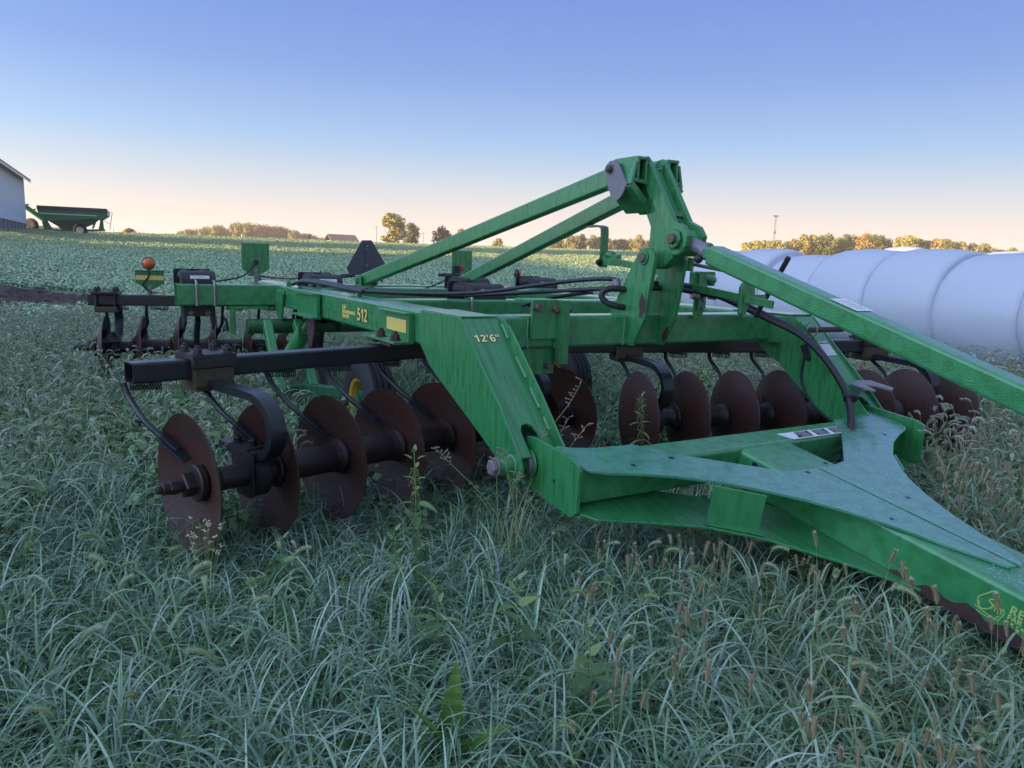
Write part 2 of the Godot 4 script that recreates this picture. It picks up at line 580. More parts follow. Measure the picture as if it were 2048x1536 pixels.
# ------------------------------------------------------------------ buildings
func buildings() -> void:
	# barn at the left edge: long side wall seen at a grazing angle, lower siding, eave
	var c := Vector3(-61.6, 0, -97.0)
	c.y = ground_y(c.x, c.z) - 0.05
	var barn := thing("barn", "pale blue grey metal barn with grey lower siding at left edge", "barn", c)
	# local frame: x along the visible side wall (0 at its far corner, negative towards the viewer), z out of it
	barn.transform = Transform3D(Basis(Vector3(-0.45, 0, -0.893), Vector3.UP, Vector3(0.893, 0, -0.45)), c)
	var W := 31.0
	var H := 6.5
	var wallm := paint(0.62, 0.70, 0.82, 0.5)
	var b := MB.new()
	b.prism(P2([0, -1.0, -20, -1.0, -20, H, -10, H + 3.4, 0, H]), Transform3D(Basis(Vector3(0, 0, 1), Vector3.UP, Vector3(-1, 0, 0)), Vector3.ZERO), W, 0.01)
	var w := part("wall", b, wallm, barn)
	for i in 40:
		var rb := MB.new()
		rb.box(Vector3(-0.4 - i * 0.76, (1.0 + H) / 2, 0.02), Vector3(0.05, H - 1.06, 0.04), 0.008)
		part("rib", rb, wallm, w)
	b = MB.new()
	b.box(Vector3(-W / 2, 0.1, 0.0), Vector3(W + 0.03, 1.8, 0.05), 0.01)
	var wains := part("lower_siding", b, paint(0.20, 0.215, 0.26, 0.7), barn)
	var bdm := paint(0.17, 0.18, 0.22, 0.7)
	for i in 50:
		var rb := MB.new()
		rb.box(Vector3(-0.3 - i * 0.61, 0.1, 0.04), Vector3(0.06, 1.78, 0.05), 0.008)
		part("board", rb, M.decal_grey if i % 5 == 0 else bdm, wains)
	b = MB.new()
	b.box(Vector3(-W / 2, 1.04, 0.04), Vector3(W + 0.1, 0.10, 0.09), 0.01)
	b.box(Vector3(-0.06, (1.0 + H) / 2, 0.0), Vector3(0.2, H - 1.0, 0.14), 0.01)
	part("trim", b, paint(0.62, 0.66, 0.74, 0.5), barn)
	for sd in 2:
		b = MB.new()
		var z0 := 0.7 if sd == 0 else -20.7
		b.beam(Vector3(0.7, (H + H + 3.4) / 2 + 0.02, (z0 - 10) / 2), Vector3(-W - 0.7, (H + H + 3.4) / 2 + 0.02, (z0 - 10) / 2), 11.45, 0.14, 0.02, Vector3(0, 10.7, 3.64 * (1 if sd == 0 else -1)).normalized())
		var rf := part("roof", b, paint(0.10, 0.085, 0.08, 0.5), barn)
		b = MB.new()
		b.box(Vector3(-W / 2, H - 0.32, z0 + (0.03 if sd == 0 else -0.03)), Vector3(W + 1.4, 0.22, 0.05), 0.01)
		part("fascia", b, paint(0.66, 0.66, 0.70, 0.5), rf)
	# unseen sheds added left of the view, sized and placed to shade the near ground
	var si := 0
	for q in [[-5.0, 62.0, 7.4, 9.4], [-38.0, -5.6, 5.8, 7.6]]:
		var sh := thing("added_shade_shed", ["tall grey shed added outside the view to shade the near ground", "lower grey shed added outside the view to shade the near field"][si], "shed", Vector3(-75, 0, 0))
		b = MB.new()
		b.prism(P2([-6, -0.4, 6, -0.4, 6, q[2], 0, q[3], -6, q[2]]), Transform3D(Basis.IDENTITY, Vector3(0, 0, q[0])), q[1] - q[0], 0.01)
		part("wall", b, paint(0.3, 0.32, 0.36, 0.6), sh)
		for sd in [-1, 1]:
			b = MB.new()
			b.beam(Vector3(sd * 3.2, (q[2] + q[3]) / 2 + 0.03, q[0] - 0.5), Vector3(sd * 3.2, (q[2] + q[3]) / 2 + 0.03, q[1] + 0.5), 6.9, 0.12, 0.02, Vector3(sd * (q[3] - q[2]), 6.0, 0).normalized())
			part("roof", b, paint(0.12, 0.11, 0.11, 0.5), sh)
		si += 1

	# small farm building on the horizon
	var a := deg_to_rad(-12.6)
	var at := Vector3(sin(a) * 262.0, 0, -cos(a) * 262.0)
	at.y = ground_y(at.x, at.z) - 0.6
	var ho := thing("farm_house", "small pale farmhouse with low gable roof on the horizon", "house", at, deg_to_rad(34))
	var cream := paint(0.55, 0.50, 0.44, 0.7)
	var grey := paint(0.30, 0.31, 0.36, 0.7)  # gable tone: the shade on that side is put into this colour
	b = MB.new()
	b.box(Vector3(-1.0, 1.35, 0), Vector3(9.0, 2.9, 6.6), 0.02)
	part("wall", b, cream, ho)
	b = MB.new()
	b.prism(P2([-3.3, 0.0, 3.3, 0.0, 3.3, 2.8, 0, 4.75, -3.3, 2.8]), Transform3D(Basis(Vector3(0, 0, -1), Vector3.UP, Vector3(1, 0, 0)), Vector3(3.4, 0, 0)), 0.2, 0.01)
	var gb := part("gable", b, grey, ho)
	for wx in [-1.4, 1.4]:
		b = MB.new()
		b.box(Vector3(3.63, 1.5, wx), Vector3(0.06, 1.1, 0.8), 0.01)
		part("window", b, M.black, gb)
	for sd in [-1, 1]:
		b = MB.new()
		b.beam(Vector3(-5.8, 3.78, sd * 1.75), Vector3(3.9, 3.78, sd * 1.75), 4.1, 0.12, 0.02, Vector3(0, 3.3, sd * 1.95).normalized())
		part("roof", b, paint(0.34, 0.20, 0.14, 0.7), ho)
	# radio mast
	a = deg_to_rad(18.35)
	at = Vector3(sin(a) * 420.0, 0, -cos(a) * 420.0)
	at.y = ground_y(at.x, at.z)
	var tw := thing("radio_mast", "thin grey lattice mast above the right tree line", "mast", at)
	b = MB.new()
	for k in 3:
		var o := Vector3(cos(TAU * k / 3), 0, sin(TAU * k / 3)) * 0.42
		b.tube(PackedVector3Array([o, o + Vector3(0, 24, 0)]), 0.07, 5)
	for j in 24:
		for k in 3:
			var o := Vector3(cos(TAU * k / 3), 0, sin(TAU * k / 3)) * 0.42
			var o2 := Vector3(cos(TAU * (k + 1) / 3), 0, sin(TAU * (k + 1) / 3)) * 0.42
			b.tube(PackedVector3Array([o + Vector3(0, j, 0), o2 + Vector3(0, j + 1, 0)]), 0.035, 4)
	part("lattice", b, M.alu, tw)
	b = MB.new()
	b.box(Vector3(0, 24.3, 0), Vector3(2.2, 0.7, 0.8), 0.05)
	b.box(Vector3(0, 16, 0.4), Vector3(0.8, 1.2, 0.6), 0.05)
	part("antenna", b, M.alu, tw)
	# utility poles along the far road
	var i := 0
	for pa in [[-10.3, 255.0], [-6.9, 250.0], [-8.4, 268.0], [2.35, 252.0], [-27.6, 175.0], [-19.6, 190.0]]:
		a = deg_to_rad(pa[0])
		at = Vector3(sin(a) * pa[1], 0, -cos(a) * pa[1])
		at.y = ground_y(at.x, at.z) - 0.2
		var lab: String = ["thin pole rising behind the small farmhouse", "pole standing in front of the tall yellow green tree", "short pole between farmhouse and tall trees", "slim pole beside the lone small round tree", "short white post on the crest right of the grain cart", "short white post at the right end of the hazy wood"][i]
		var hgt: float = [7.5, 6.0, 5.0, 6.0, 1.9, 1.7][i]
		var po := thing("pole", lab, "pole", at, 0.0)
		b = MB.new()
		b.tube(PackedVector3Array([Vector3.ZERO, Vector3(0, hgt, 0)]), 0.13, 6, 0.09)
		part("shaft", b, paint(0.22, 0.19, 0.17, 0.8) if i < 4 else M.decal_white, po)
		if i < 4:
			b = MB.new()
			b.box(Vector3(0, hgt - 0.5, 0), Vector3(1.9, 0.12, 0.12), 0.01)
			part("crossarm", b, paint(0.22, 0.19, 0.17, 0.8), po)
		i += 1

# ------------------------------------------------------------------ trees
func crown_mesh(seed_: int, blobs: int, tall: float, cA: Color, cB: Color, cC: Color, leaves := 2200) -> ArrayMesh:
	# unit crown: about 1 wide, tall high, standing on y = 0
	var g := RandomNumberGenerator.new()
	g.seed = seed_
	var b := MB.new()
	b.colored = true
	var bl: Array = []
	for i in blobs:
		var t := (i + 0.5) / blobs
		var rr := 0.34 * sin(PI * clampf(0.12 + t * 0.86, 0.0, 1.0))
		var an := g.randf() * TAU
		bl.append([Vector3(cos(an) * rr * g.randf_range(0.3, 1.1), tall * (0.10 + 0.80 * t), sin(an) * rr * g.randf_range(0.3, 1.1)), g.randf_range(0.12, 0.23), g.randf()])
	for i in leaves:
		var q: Array = bl[g.randi() % blobs]
		var d := Vector3(g.randfn(), g.randfn(), g.randfn()).normalized()
		var pos: Vector3 = q[0] + d * q[1] * pow(g.randf(), 0.35) * Vector3(1, 0.85, 1)
		if pos.y < 0.0:
			continue
		var s := g.randf_range(0.018, 0.042)
		var nn := (d + Vector3(g.randfn(), g.randfn(), g.randfn()) * 0.55).normalized()
		var x := nn.cross(Vector3(g.randfn(), g.randfn(), g.randfn())).normalized() * s
		var y := nn.cross(x)
		var cc := cA.lerp(cB, clampf(q[2] * 0.8 + g.randf_range(-0.15, 0.35), 0.0, 1.0))
		if g.randf() < 0.12:
			cc = cC
		b.col = cc
		b.trin(pos - x, pos + x, pos + y * 0.9, nn, nn, nn)
		b.trin(pos - x, pos - y * 0.9, pos + x, nn, nn, nn)
	return b.mesh()

func trees() -> void:
	var lm := StandardMaterial3D.new()
	lm.vertex_color_use_as_albedo = true
	lm.roughness = 0.8
	lm.backlight_enabled = true
	lm.backlight = Color(0.25, 0.25, 0.12)
	var bark := paint(0.10, 0.08, 0.065, 0.9)
	var G := Color(0.055, 0.085, 0.03)
	var G2 := Color(0.11, 0.13, 0.04)
	var Y := Color(0.27, 0.24, 0.05)
	var O := Color(0.34, 0.16, 0.035)
	var kinds := {
		"yellow": [crown_mesh(1, 20, 1.15, Color(0.20, 0.20, 0.05), Color(0.33, 0.30, 0.07), Y, 3000), crown_mesh(2, 18, 0.95, Color(0.18, 0.18, 0.05), Color(0.30, 0.28, 0.07), Y)],
		"green": [crown_mesh(3, 20, 1.0, G, G2, Color(0.14, 0.16, 0.05), 3000), crown_mesh(4, 18, 0.85, G, G2, Y), crown_mesh(5, 18, 1.2, G, G2, Color(0.14, 0.16, 0.05))],
		"mixed": [crown_mesh(6, 18, 1.0, G2, Color(0.22, 0.2, 0.05), Y), crown_mesh(7, 18, 0.85, G2, Y, O)],
		"orange": [crown_mesh(8, 16, 1.0, Color(0.24, 0.17, 0.04), O, Y)],
		"conifer": [crown_mesh(9, 9, 2.4, Color(0.03, 0.05, 0.025), G, G)],
	}
	var trunk := MB.new()
	trunk.tube(PackedVector3Array([Vector3(0, 0, 0), Vector3(0.01, 0.2, 0), Vector3(0.0, 0.55, 0.01)]), 0.035, 7, 0.015)
	for k in 4:
		var an := k * 1.7
		trunk.tube(PackedVector3Array([Vector3(0, 0.28 + 0.05 * k, 0), Vector3(cos(an) * 0.12, 0.42 + 0.05 * k, sin(an) * 0.12), Vector3(cos(an) * 0.26, 0.62 + 0.06 * k, sin(an) * 0.26)]), 0.014, 5, 0.005)
	var tm := trunk.mesh()
	# screen-free list: azimuth (deg), distance (m), crown width, total height, kind, label, group
	var L: Array = [
		[-9.15, 262.0, 9.6, 12.4, "yellow", "tall yellow green tree sunlit on the horizon", ""],
		[-7.75, 258.0, 7.8, 9.3, "green", "dark green rounded tree right of the tall yellow one", ""],
		[-5.55, 265.0, 7.6, 9.0, "green", "dark spreading tree above the rear of the implement", ""],
		[-4.15, 275.0, 6.4, 8.6, "mixed", "thin topped tree behind the lift links", ""],
		[-1.35, 250.0, 4.6, 5.0, "yellow", "lone small round tree between the two lift links", ""],
		[-15.0, 300.0, 2.4, 5.4, "conifer", "small dark spruce left of the farmhouse", ""],
		[-13.75, 290.0, 4.2, 3.6, "mixed", "low bush beside the left wall of the farmhouse", ""],
		[-26.6, 230.0, 5.0, 3.2, "orange", "brownish bush just right of the grain cart", ""],
	]
	var g := RandomNumberGenerator.new()
	g.seed = 21
	var ks := ["yellow", "mixed", "green", "yellow", "mixed", "green"]
	for i in 17:
		var az := 2.6 + i * 0.58 + g.randf_range(-0.12, 0.12)
		L.append([az, 335.0 + g.randf_range(-14, 16), g.randf_range(6.5, 9.0), g.randf_range(8.0, 10.6), ks[g.randi() % 6], "", "trees of the middle tree line behind the mast"])
	for i in 34:
		var az := 16.6 + i * 0.535 + g.randf_range(-0.12, 0.12)
		var t := (az - 16.6) / 18.0
		var hgt := 7.6 + 3.4 * sin(PI * clampf(t * 1.15, 0.0, 1.0)) + g.randf_range(-0.9, 1.0)
		var kd: String = ks[g.randi() % 6]
		if i in [6, 14, 22]:
			kd = "orange"
		L.append([az, 300.0 + g.randf_range(-12, 16), g.randf_range(6.0, 8.8), hgt, kd, "", "trees of the right tree line behind the white bales"])
	var last := ""
	for e in L:
		var a := deg_to_rad(e[0])
		var at := Vector3(sin(a) * e[1], 0, -cos(a) * e[1])
		at.y = ground_y(at.x, at.z) - 0.3
		var lab: String = e[5]
		if lab == "":
			var look: String = {"yellow": "sunlit yellow green tree", "mixed": "olive tree turning yellow", "green": "dark green tree", "orange": "orange brown autumn tree"}[e[4]]
			lab = look + (" in the middle tree line behind the mast" if e[6].contains("middle") else " in the right tree line above the white bales")
		var t := thing("bush" if lab.contains("bush") else "tree", lab, "bush" if lab.contains("bush") else "tree", at, g.randf() * TAU, e[6])
		var vs: Array = kinds[e[4]]
		var cm := put("crown", vs[g.randi() % vs.size()], lm, t)
		var box: AABB = cm.mesh.get_aabb()
		var y0: float = e[3] * (0.16 if e[3] > 5.5 and e[4] != "conifer" else 0.02)
		cm.scale = Vector3(e[2] / box.size.x, (e[3] - y0) / box.size.y, e[2] / box.size.z)
		cm.position.y = y0 - box.position.y * cm.scale.y
		var tk := put("trunk", tm, bark, t)
		tk.scale = Vector3(e[3], e[3] * 0.9, e[3])
	# far hazy woods that read as one mass
	var xs: Array = []
	for i in 150:
		var az := -24.8 + 13.0 * g.randf()
		var d := 530.0 + g.randf_range(0, 60)
		var t := clampf((az + 24.8) / 13.0, 0.0, 1.0)
		var hgt := (7.0 + 10.5 * pow(sin(PI * clampf(t * 0.9 + 0.1, 0, 1)), 1.6)) * g.randf_range(0.8, 1.05)
		var a := deg_to_rad(az)
		xs.append(Transform3D(Basis.from_scale(Vector3(g.randf_range(13, 19), hgt * 1.05, 15)), Vector3(sin(a) * d, 1.0, -cos(a) * d)))
	tag(scatter("far_wood", kinds["mixed"][0], lm, xs, []), "hazy blue wooded rise far off right of the grain cart", "wood")
	xs = []
	for i in 260:
		var az := -36.0 + 76.0 * g.randf()
		var d := 600.0 + g.randf_range(0, 60)
		var a := deg_to_rad(az)
		xs.append(Transform3D(Basis.from_scale(Vector3(g.randf_range(14, 22), g.randf_range(6.0, 9.5), 14)), Vector3(sin(a) * d, 2.6, -cos(a) * d)))
	tag(scatter("far_wood", kinds["green"][1], lm, xs, []), "faint low line of far trees along the whole horizon", "wood")

# ------------------------------------------------------------------ bales wrapped in white film
func bale_rows() -> void:
	var film := paint(0.47, 0.50, 0.58, 0.36, 0.0, null, 1.0, bump(256, 0.03, 71, 1.2), 0.25)
	film.uv1_scale = Vector3(0.8, 0.8, 0.8)
	var g := RandomNumberGenerator.new()
	g.seed = 5
	var rows := [
		[Vector3(5.0, 0, -19.6), Vector3(10.4, 0, -6.1), 0.98, "near row of wrapped bales"],
		[Vector3(14.5, 0, -30.0), Vector3(19.0, 0, -17.0), 1.02, "second row of wrapped bales"],
		[Vector3(24.5, 0, -36.0), Vector3(29.5, 0, -22.0), 1.05, "third row of wrapped bales"],
	]
	var ri := 0
	for rw in rows:
		var a: Vector3 = rw[0]
		var e: Vector3 = rw[1]
		var dir := (e - a).normalized()
		var n := int(a.distance_to(e) / 1.45)
		for i in n:
			var rad: float = rw[2] * g.randf_range(0.96, 1.03)
			var le := 1.45
			var pr := PackedVector2Array()
			pr.append(Vector2(0, -0.02 if i > 0 else -0.16))
			for q in [[-0.02, 0.90], [0.03, 0.935], [0.14, 0.965], [0.4, 0.985], [0.75, 1.0], [1.1, 0.99], [1.32, 0.97], [1.43, 0.94], [1.48, 0.90]]:
				pr.append(Vector2(rad * q[1], q[0]))
			pr.append(Vector2(0, 1.48))
			var b := MB.new()
			var seg := 48
			# lathe with a gentle sag and film wrinkles
			var f := FastNoiseLite.new()
			f.seed = 100 + i + ri * 20
			f.frequency = 0.9
			var pts: Array = []
			for k in pr.size():
				var ring: Array = []
				for j in seg:
					var t := TAU * j / seg
					var rr := pr[k].x * (1.0 + 0.022 * f.get_noise_2d(cos(t) * 2.2 + 9.0, sin(t) * 2.2 + pr[k].y * 1.3))
					var y := rr * sin(t)
					if y < 0:
						y *= 0.93
					ring.append(Vector3(cos(t) * rr * 1.03, y, pr[k].y))
				pts.append(ring)
			for k in pr.size() - 1:
				for j in seg:
					var j2 := (j + 1) % seg
					var qq := [pts[k][j], pts[k][j2], pts[k + 1][j2], pts[k + 1][j]]
					var kk := [[k, j], [k, j2], [k + 1, j2], [k + 1, j]]
					var ns: Array = []
					for m in 4:
						var v: Vector3 = qq[m]
						var k0 := maxi(kk[m][0] - 1, 0)
						var k1 := mini(kk[m][0] + 1, pr.size() - 1)
						var sl := (pr[k1].x - pr[k0].x) / maxf(pr[k1].y - pr[k0].y, 0.02)
						ns.append(Vector3(v.x, v.y, 0).normalized().lerp(Vector3(0, 0, -signf(sl)), clampf(absf(sl), 0, 0.9)).normalized() if Vector2(v.x, v.y).length() > 0.01 else Vector3(0, 0, -1 if k < 3 else 1))
					b.quadn(qq[0], qq[1], qq[2], qq[3], ns[0], ns[1], ns[2], ns[3])
			var at := a + dir * (i * le)
			var gy := ground_y(at.x, at.z) + 0.14
			at.y = gy + rad * 0.93 + 0.03 * sin(i * 2.1)
			var lab := ""
			if ri == 0:
				lab = ["white wrapped bale at the far end of the near row", "wrapped bale second from the far end of the near row"][i] if i < 2 else (["third wrapped bale from the far end, above the mast end of the top tube", "fourth wrapped bale from the far end, behind the middle of the top tube", "fifth wrapped bale from the far end, right of the top tube sticker", "sixth wrapped bale from the far end of the near row"][i - 2] if i < 6 else "large wrapped bale of the near row at the right edge")
			else:
				lab = "white wrapped bale of the %s row showing above the near row" % ["second", "third"][ri - 1]
			var o := part("wrapped_bale", b, film)
			o.transform = Transform3D(Basis(Vector3.UP.cross(dir).normalized(), Vector3.UP, dir), at)
			tag(o, lab, "bale", rw[3])
		ri += 1

# ------------------------------------------------------------------ the implement
func strap(b: MB, pts: PackedVector3Array, wd: Vector3, width: float, th: float) -> void:
	var m := pts.size()
	var q: Array = []
	for i in m:
		var d := (pts[mini(i + 1, m - 1)] - pts[maxi(i - 1, 0)]).normalized()
		var o := d.cross(wd).normalized()
		q.append([pts[i] - wd * width / 2 - o * th / 2, pts[i] + wd * width / 2 - o * th / 2, pts[i] + wd * width / 2 + o * th / 2, pts[i] - wd * width / 2 + o * th / 2, o])
	for i in m - 1:
		var a: Array = q[i]
		var e: Array = q[i + 1]
		var oa: Vector3 = a[4]
		var oe: Vector3 = e[4]
		b.quadn(a[0], a[1], e[1], e[0], -oa, -oa, -oe, -oe)
		b.quadn(a[2], a[3], e[3], e[2], oa, oa, oe, oe)
		b.quadn(a[1], a[2], e[2], e[1], wd, wd, wd, wd)
		b.quadn(a[3], a[0], e[0], e[3], -wd, -wd, -wd, -wd)
	b.quad(q[0][3], q[0][2], q[0][1], q[0][0])
	b.quad(q[m - 1][0], q[m - 1][1], q[m - 1][2], q[m - 1][3])

func bolt(b: MB, at: Vector3, axis: Vector3, r := 0.02, h := 0.022) -> void:
	b.cyl(at, at + axis * 0.006, r * 1.35, 16, 0.001)
	b.hexnut(at + axis * 0.006, axis, r, h)
	b.cyl(at + axis * (h * 0.8), at + axis * (h * 1.7), r * 0.55, 10, 0.002)

func disc_mesh(R: float, depth: float) -> ArrayMesh:
	var b := MB.new()
	var pr := PackedVector2Array()
	var k := 12
	for i in k + 1:
		var rr := R * i / k
		pr.append(Vector2(rr, -depth * pow(rr / R, 2.0)))
	pr.append(Vector2(R - 0.002, -depth + 0.006))
	for i in range(k, -1, -1):
		var rr := (R - 0.004) * i / k
		pr.append(Vector2(rr, -depth * pow(rr / R, 2.0) + 0.007))
	# the near face looks towards -y, the far face towards +y
	var lo := pr.slice(0, k + 1)
	b.lathe(lo, Transform3D.IDENTITY, 56)
	b.lathe(pr.slice(k, k + 3), Transform3D.IDENTITY, 56)
	b.lathe(pr.slice(k + 2), Transform3D.IDENTITY, 56)
	return b.mesh()

func gang(o: Vector3, slope: float, k0: int, k1: int, gap: float, face: float, wb: float, yb: float, hangers: Array, s0: float, s1: float, look: String, near: bool) -> void:
	var L := sqrt(1.0 + slope * slope)
	var g := Vector3(1.0 / L, 0, slope / L)
	var w := Vector3(-g.z, 0, g.x)
	var sgn := -signf(wb)
	var at := func(s: float, ww: float, y: float) -> Vector3:
		var q := o + g * s + w * ww
		q.y = y
		return q
	var b := MB.new()
	b.beam(at.call(s0, wb, yb), at.call(s1, wb, yb), 0.125, 0.112, 0.014, Vector3.UP, 0.009)
	var beam := part("gang_beam", b, M.black, machine)
	beam.set_meta("label", look)
	var R := 0.36 if near else 0.345
	var dm := disc_mesh(R, 0.085)
	var ax := Basis(g.cross(Vector3.UP) * -1.0, g, Vector3.UP) # y along the axle
	ax = Basis(Vector3.UP.cross(g).normalized(), g, Vector3.UP.cross(g).normalized().cross(g))
	if face < 0:
		ax = Basis(ax.x, -g, -ax.z)
	for k in range(k0, k1 + 1):
		var d := put("disc", dm, M.rust, beam)
		d.transform = Transform3D(ax, at.call(gap * k, 0, o.y))
		d.rotate_object_local(Vector3.UP, k * 1.3)
		if k < k1:
			var sb := MB.new()
			var hb := false
			for h in hangers:
				if h > gap * k and h < gap * (k + 1):
					hb = true
			var r0 := 0.062 if hb else 0.082
			var lg := gap - 0.03
			var fl := PackedVector2Array([Vector2(0, 0), Vector2(0.098, 0), Vector2(0.102, 0.006), Vector2(0.098, 0.016), Vector2(r0 + 0.008, 0.03), Vector2(r0, 0.06), Vector2(r0, lg - 0.06), Vector2(r0 + 0.008, lg - 0.03), Vector2(0.098, lg - 0.016), Vector2(0.102, lg - 0.006), Vector2(0.098, lg), Vector2(0, lg)])
			sb.lathe(fl, Transform3D(Basis(Vector3.UP.cross(g), g, Vector3.UP.cross(g).cross(g)), at.call(gap * k + 0.015, 0, o.y)), 28)
			part("spool", sb, M.rust_dark, beam)
		# scraper: bent rod from the beam, small blade against the disc
		var sc := MB.new()
		var sd := -face * 0.05
		var top: Vector3 = at.call(gap * k + sd * 3.4, wb, yb - 0.05)
		var mid: Vector3 = at.call(gap * k + sd * 3.0, wb * 0.62, o.y + 0.28)
		var lowp: Vector3 = at.call(gap * k + sd * 1.9, wb * 0.40, o.y + 0.19)
		sc.tube(curve([top, top.lerp(mid, 0.5) + w * wb * 0.14 + Vector3(0, 0.02, 0), mid, lowp], 0.03), 0.016, 8)
		var end: Vector3 = at.call(gap * k + sd * 0.6, wb * 0.18, o.y + 0.10)
		var dd := (end - lowp).normalized()
		sc.beam(lowp - dd * 0.035, end, 0.075, 0.012, 0.003, dd.cross(g).normalized())
		sc.beam(lowp - dd * 0.03, lowp.lerp(end, 0.55), 0.035, 0.03, 0.003, dd.cross(g).normalized())
		part("scraper", sc, M.black, beam)
		# scraper spring under the beam
		var sp := MB.new()
		var hp := PackedVector3Array()
		for i in 97:
			var t := i / 96.0
			var c0: Vector3 = at.call(gap * k + sd * 3.4 + 0.03 + 0.17 * t, wb, yb - 0.075 - 0.012 * t)
			hp.append(c0 + Vector3.UP * cos(t * TAU * 12.0) * 0.020 + w * sin(t * TAU * 12.0) * 0.020)
		sp.tube(hp, 0.0035, 5)
		part("scraper_spring", sp, M.plastic, beam)
	# gang bolt: washer, square nut and threaded end on the outer disc
	var oe := gap * k0 if slope < 0 and near or slope > 0 and not near else gap * k1
	var od := -1.0 if oe == gap * k0 else 1.0
	var e0: Vector3 = at.call(oe + od * 0.012, 0, o.y)
	var eb := MB.new()
	eb.cyl(e0, e0 + g * od * 0.04, 0.095, 32, 0.006)
	part("washer", eb, M.rust_dark, beam)
	eb = MB.new()
	var sq := Basis(Vector3.UP.cross(g * od).normalized(), g * od, Vector3.UP.cross(g * od).normalized().cross(g * od))
	eb.lathe(P2([0, 0, 0.062, 0, 0.062, 0.05, 0.055, 0.058, 0, 0.058]), Transform3D(sq, e0 + g * od * 0.04), 4, false)
	part("square_nut", eb, M.rust_dark, beam)
	eb = MB.new()
	eb.cyl(e0 + g * od * 0.09, e0 + g * od * 0.20, 0.030, 14, 0.004)
	eb.hexnut(e0 + g * od * 0.12, g * od, 0.036, 0.045)
	eb.cyl(e0 + g * od * 0.20, e0 + g * od * 0.225, 0.020, 12, 0.003)
	part("gang_bolt", eb, M.rust_dark, beam)
	for h in hangers:
		var hb := MB.new()
		var pp: Array = []
		var y1 := yb - 0.085
		for q in [[-0.03, y1], [0.18, y1], [0.36, y1]]:
			pp.append(at.call(h, wb + sgn * q[0], q[1]))
		for i in 9:
			var t := PI / 2 - PI * i / 8.0
			pp.append(at.call(h, wb + sgn * (0.55 + 0.23 * cos(t)), (y1 + o.y + 0.09) / 2 + (y1 - o.y - 0.09) / 2 * sin(t)))
		for q in [[0.40, o.y + 0.095], [0.22, o.y + 0.10]]:
			pp.append(at.call(h, wb + sgn * q[0], q[1]))
		var cp := PackedVector3Array()
		for q in pp:
			cp.append(q)
		strap(hb, curve(pp, 0.03), g, 0.085, 0.044)
		part("spring_hanger", hb, M.black, beam)
		# clamp over the beam
		var cb := MB.new()
		var tp: Vector3 = at.call(h, wb, yb + 0.072)
		cb.beam(at.call(h - 0.125, wb, yb + 0.072), at.call(h + 0.125, wb, yb + 0.072), 0.24, 0.026, 0.005)
		cb.beam(at.call(h - 0.12, wb + sgn * 0.095, yb + 0.035), at.call(h + 0.12, wb + sgn * 0.095, yb + 0.035), 0.05, 0.06, 0.01)
		part("clamp_plate", cb, M.iron, beam)
		cb = MB.new()
		cb.beam(at.call(h - 0.11, wb + sgn * 0.085, yb - 0.045), at.call(h + 0.11, wb + sgn * 0.085, yb - 0.045), 0.05, 0.12, 0.012)
		cb.beam(at.call(h - 0.10, wb, yb - 0.095), at.call(h + 0.10, wb, yb - 0.095), 0.2, 0.06, 0.015)
		part("clamp_block", cb, M.mud, beam)
		for e in [[-0.085, 0.085], [0.085, 0.085], [-0.085, -0.085], [0.085, -0.085]]:
			var bb := MB.new()
			bolt(bb, at.call(h + e[0], wb + sgn * e[1], yb + 0.085), Vector3.UP, 0.024, 0.028)
			bb.cyl(at.call(h + e[0], wb + sgn * e[1], yb - 0.06), at.call(h + e[0], wb + sgn * e[1], yb + 0.08), 0.014, 10)
			part("bolt", bb, M.iron, beam)
		# bearing hung under the lower arm of the hanger
		var br := MB.new()
		var bc: Vector3 = at.call(h, 0, o.y)
		br.lathe(P2([0.0, -0.045, 0.10, -0.045, 0.125, -0.03, 0.125, 0.03, 0.10, 0.045, 0.0, 0.045]), Transform3D(Basis(Vector3.UP.cross(g), g, Vector3.UP.cross(g).cross(g)), bc), 28)
		br.beam(at.call(h - 0.05, wb * 0.16, o.y + 0.11), at.call(h + 0.05, wb * 0.16, o.y + 0.11), 0.20, 0.05, 0.008)
		br.beam(at.call(h - 0.065, 0, o.y + 0.0), at.call(h - 0.055, 0, o.y + 0.0), 0.18, 0.24, 0.03)
		part("bearing", br, M.iron, beam)
		for e in [-0.06, 0.06]:
			var bb := MB.new()
			bolt(bb, at.call(h + e * 0.2, wb * 0.2 + e, o.y + 0.135), Vector3.UP, 0.022, 0.024)
			part("bolt", bb, M.plastic, beam)

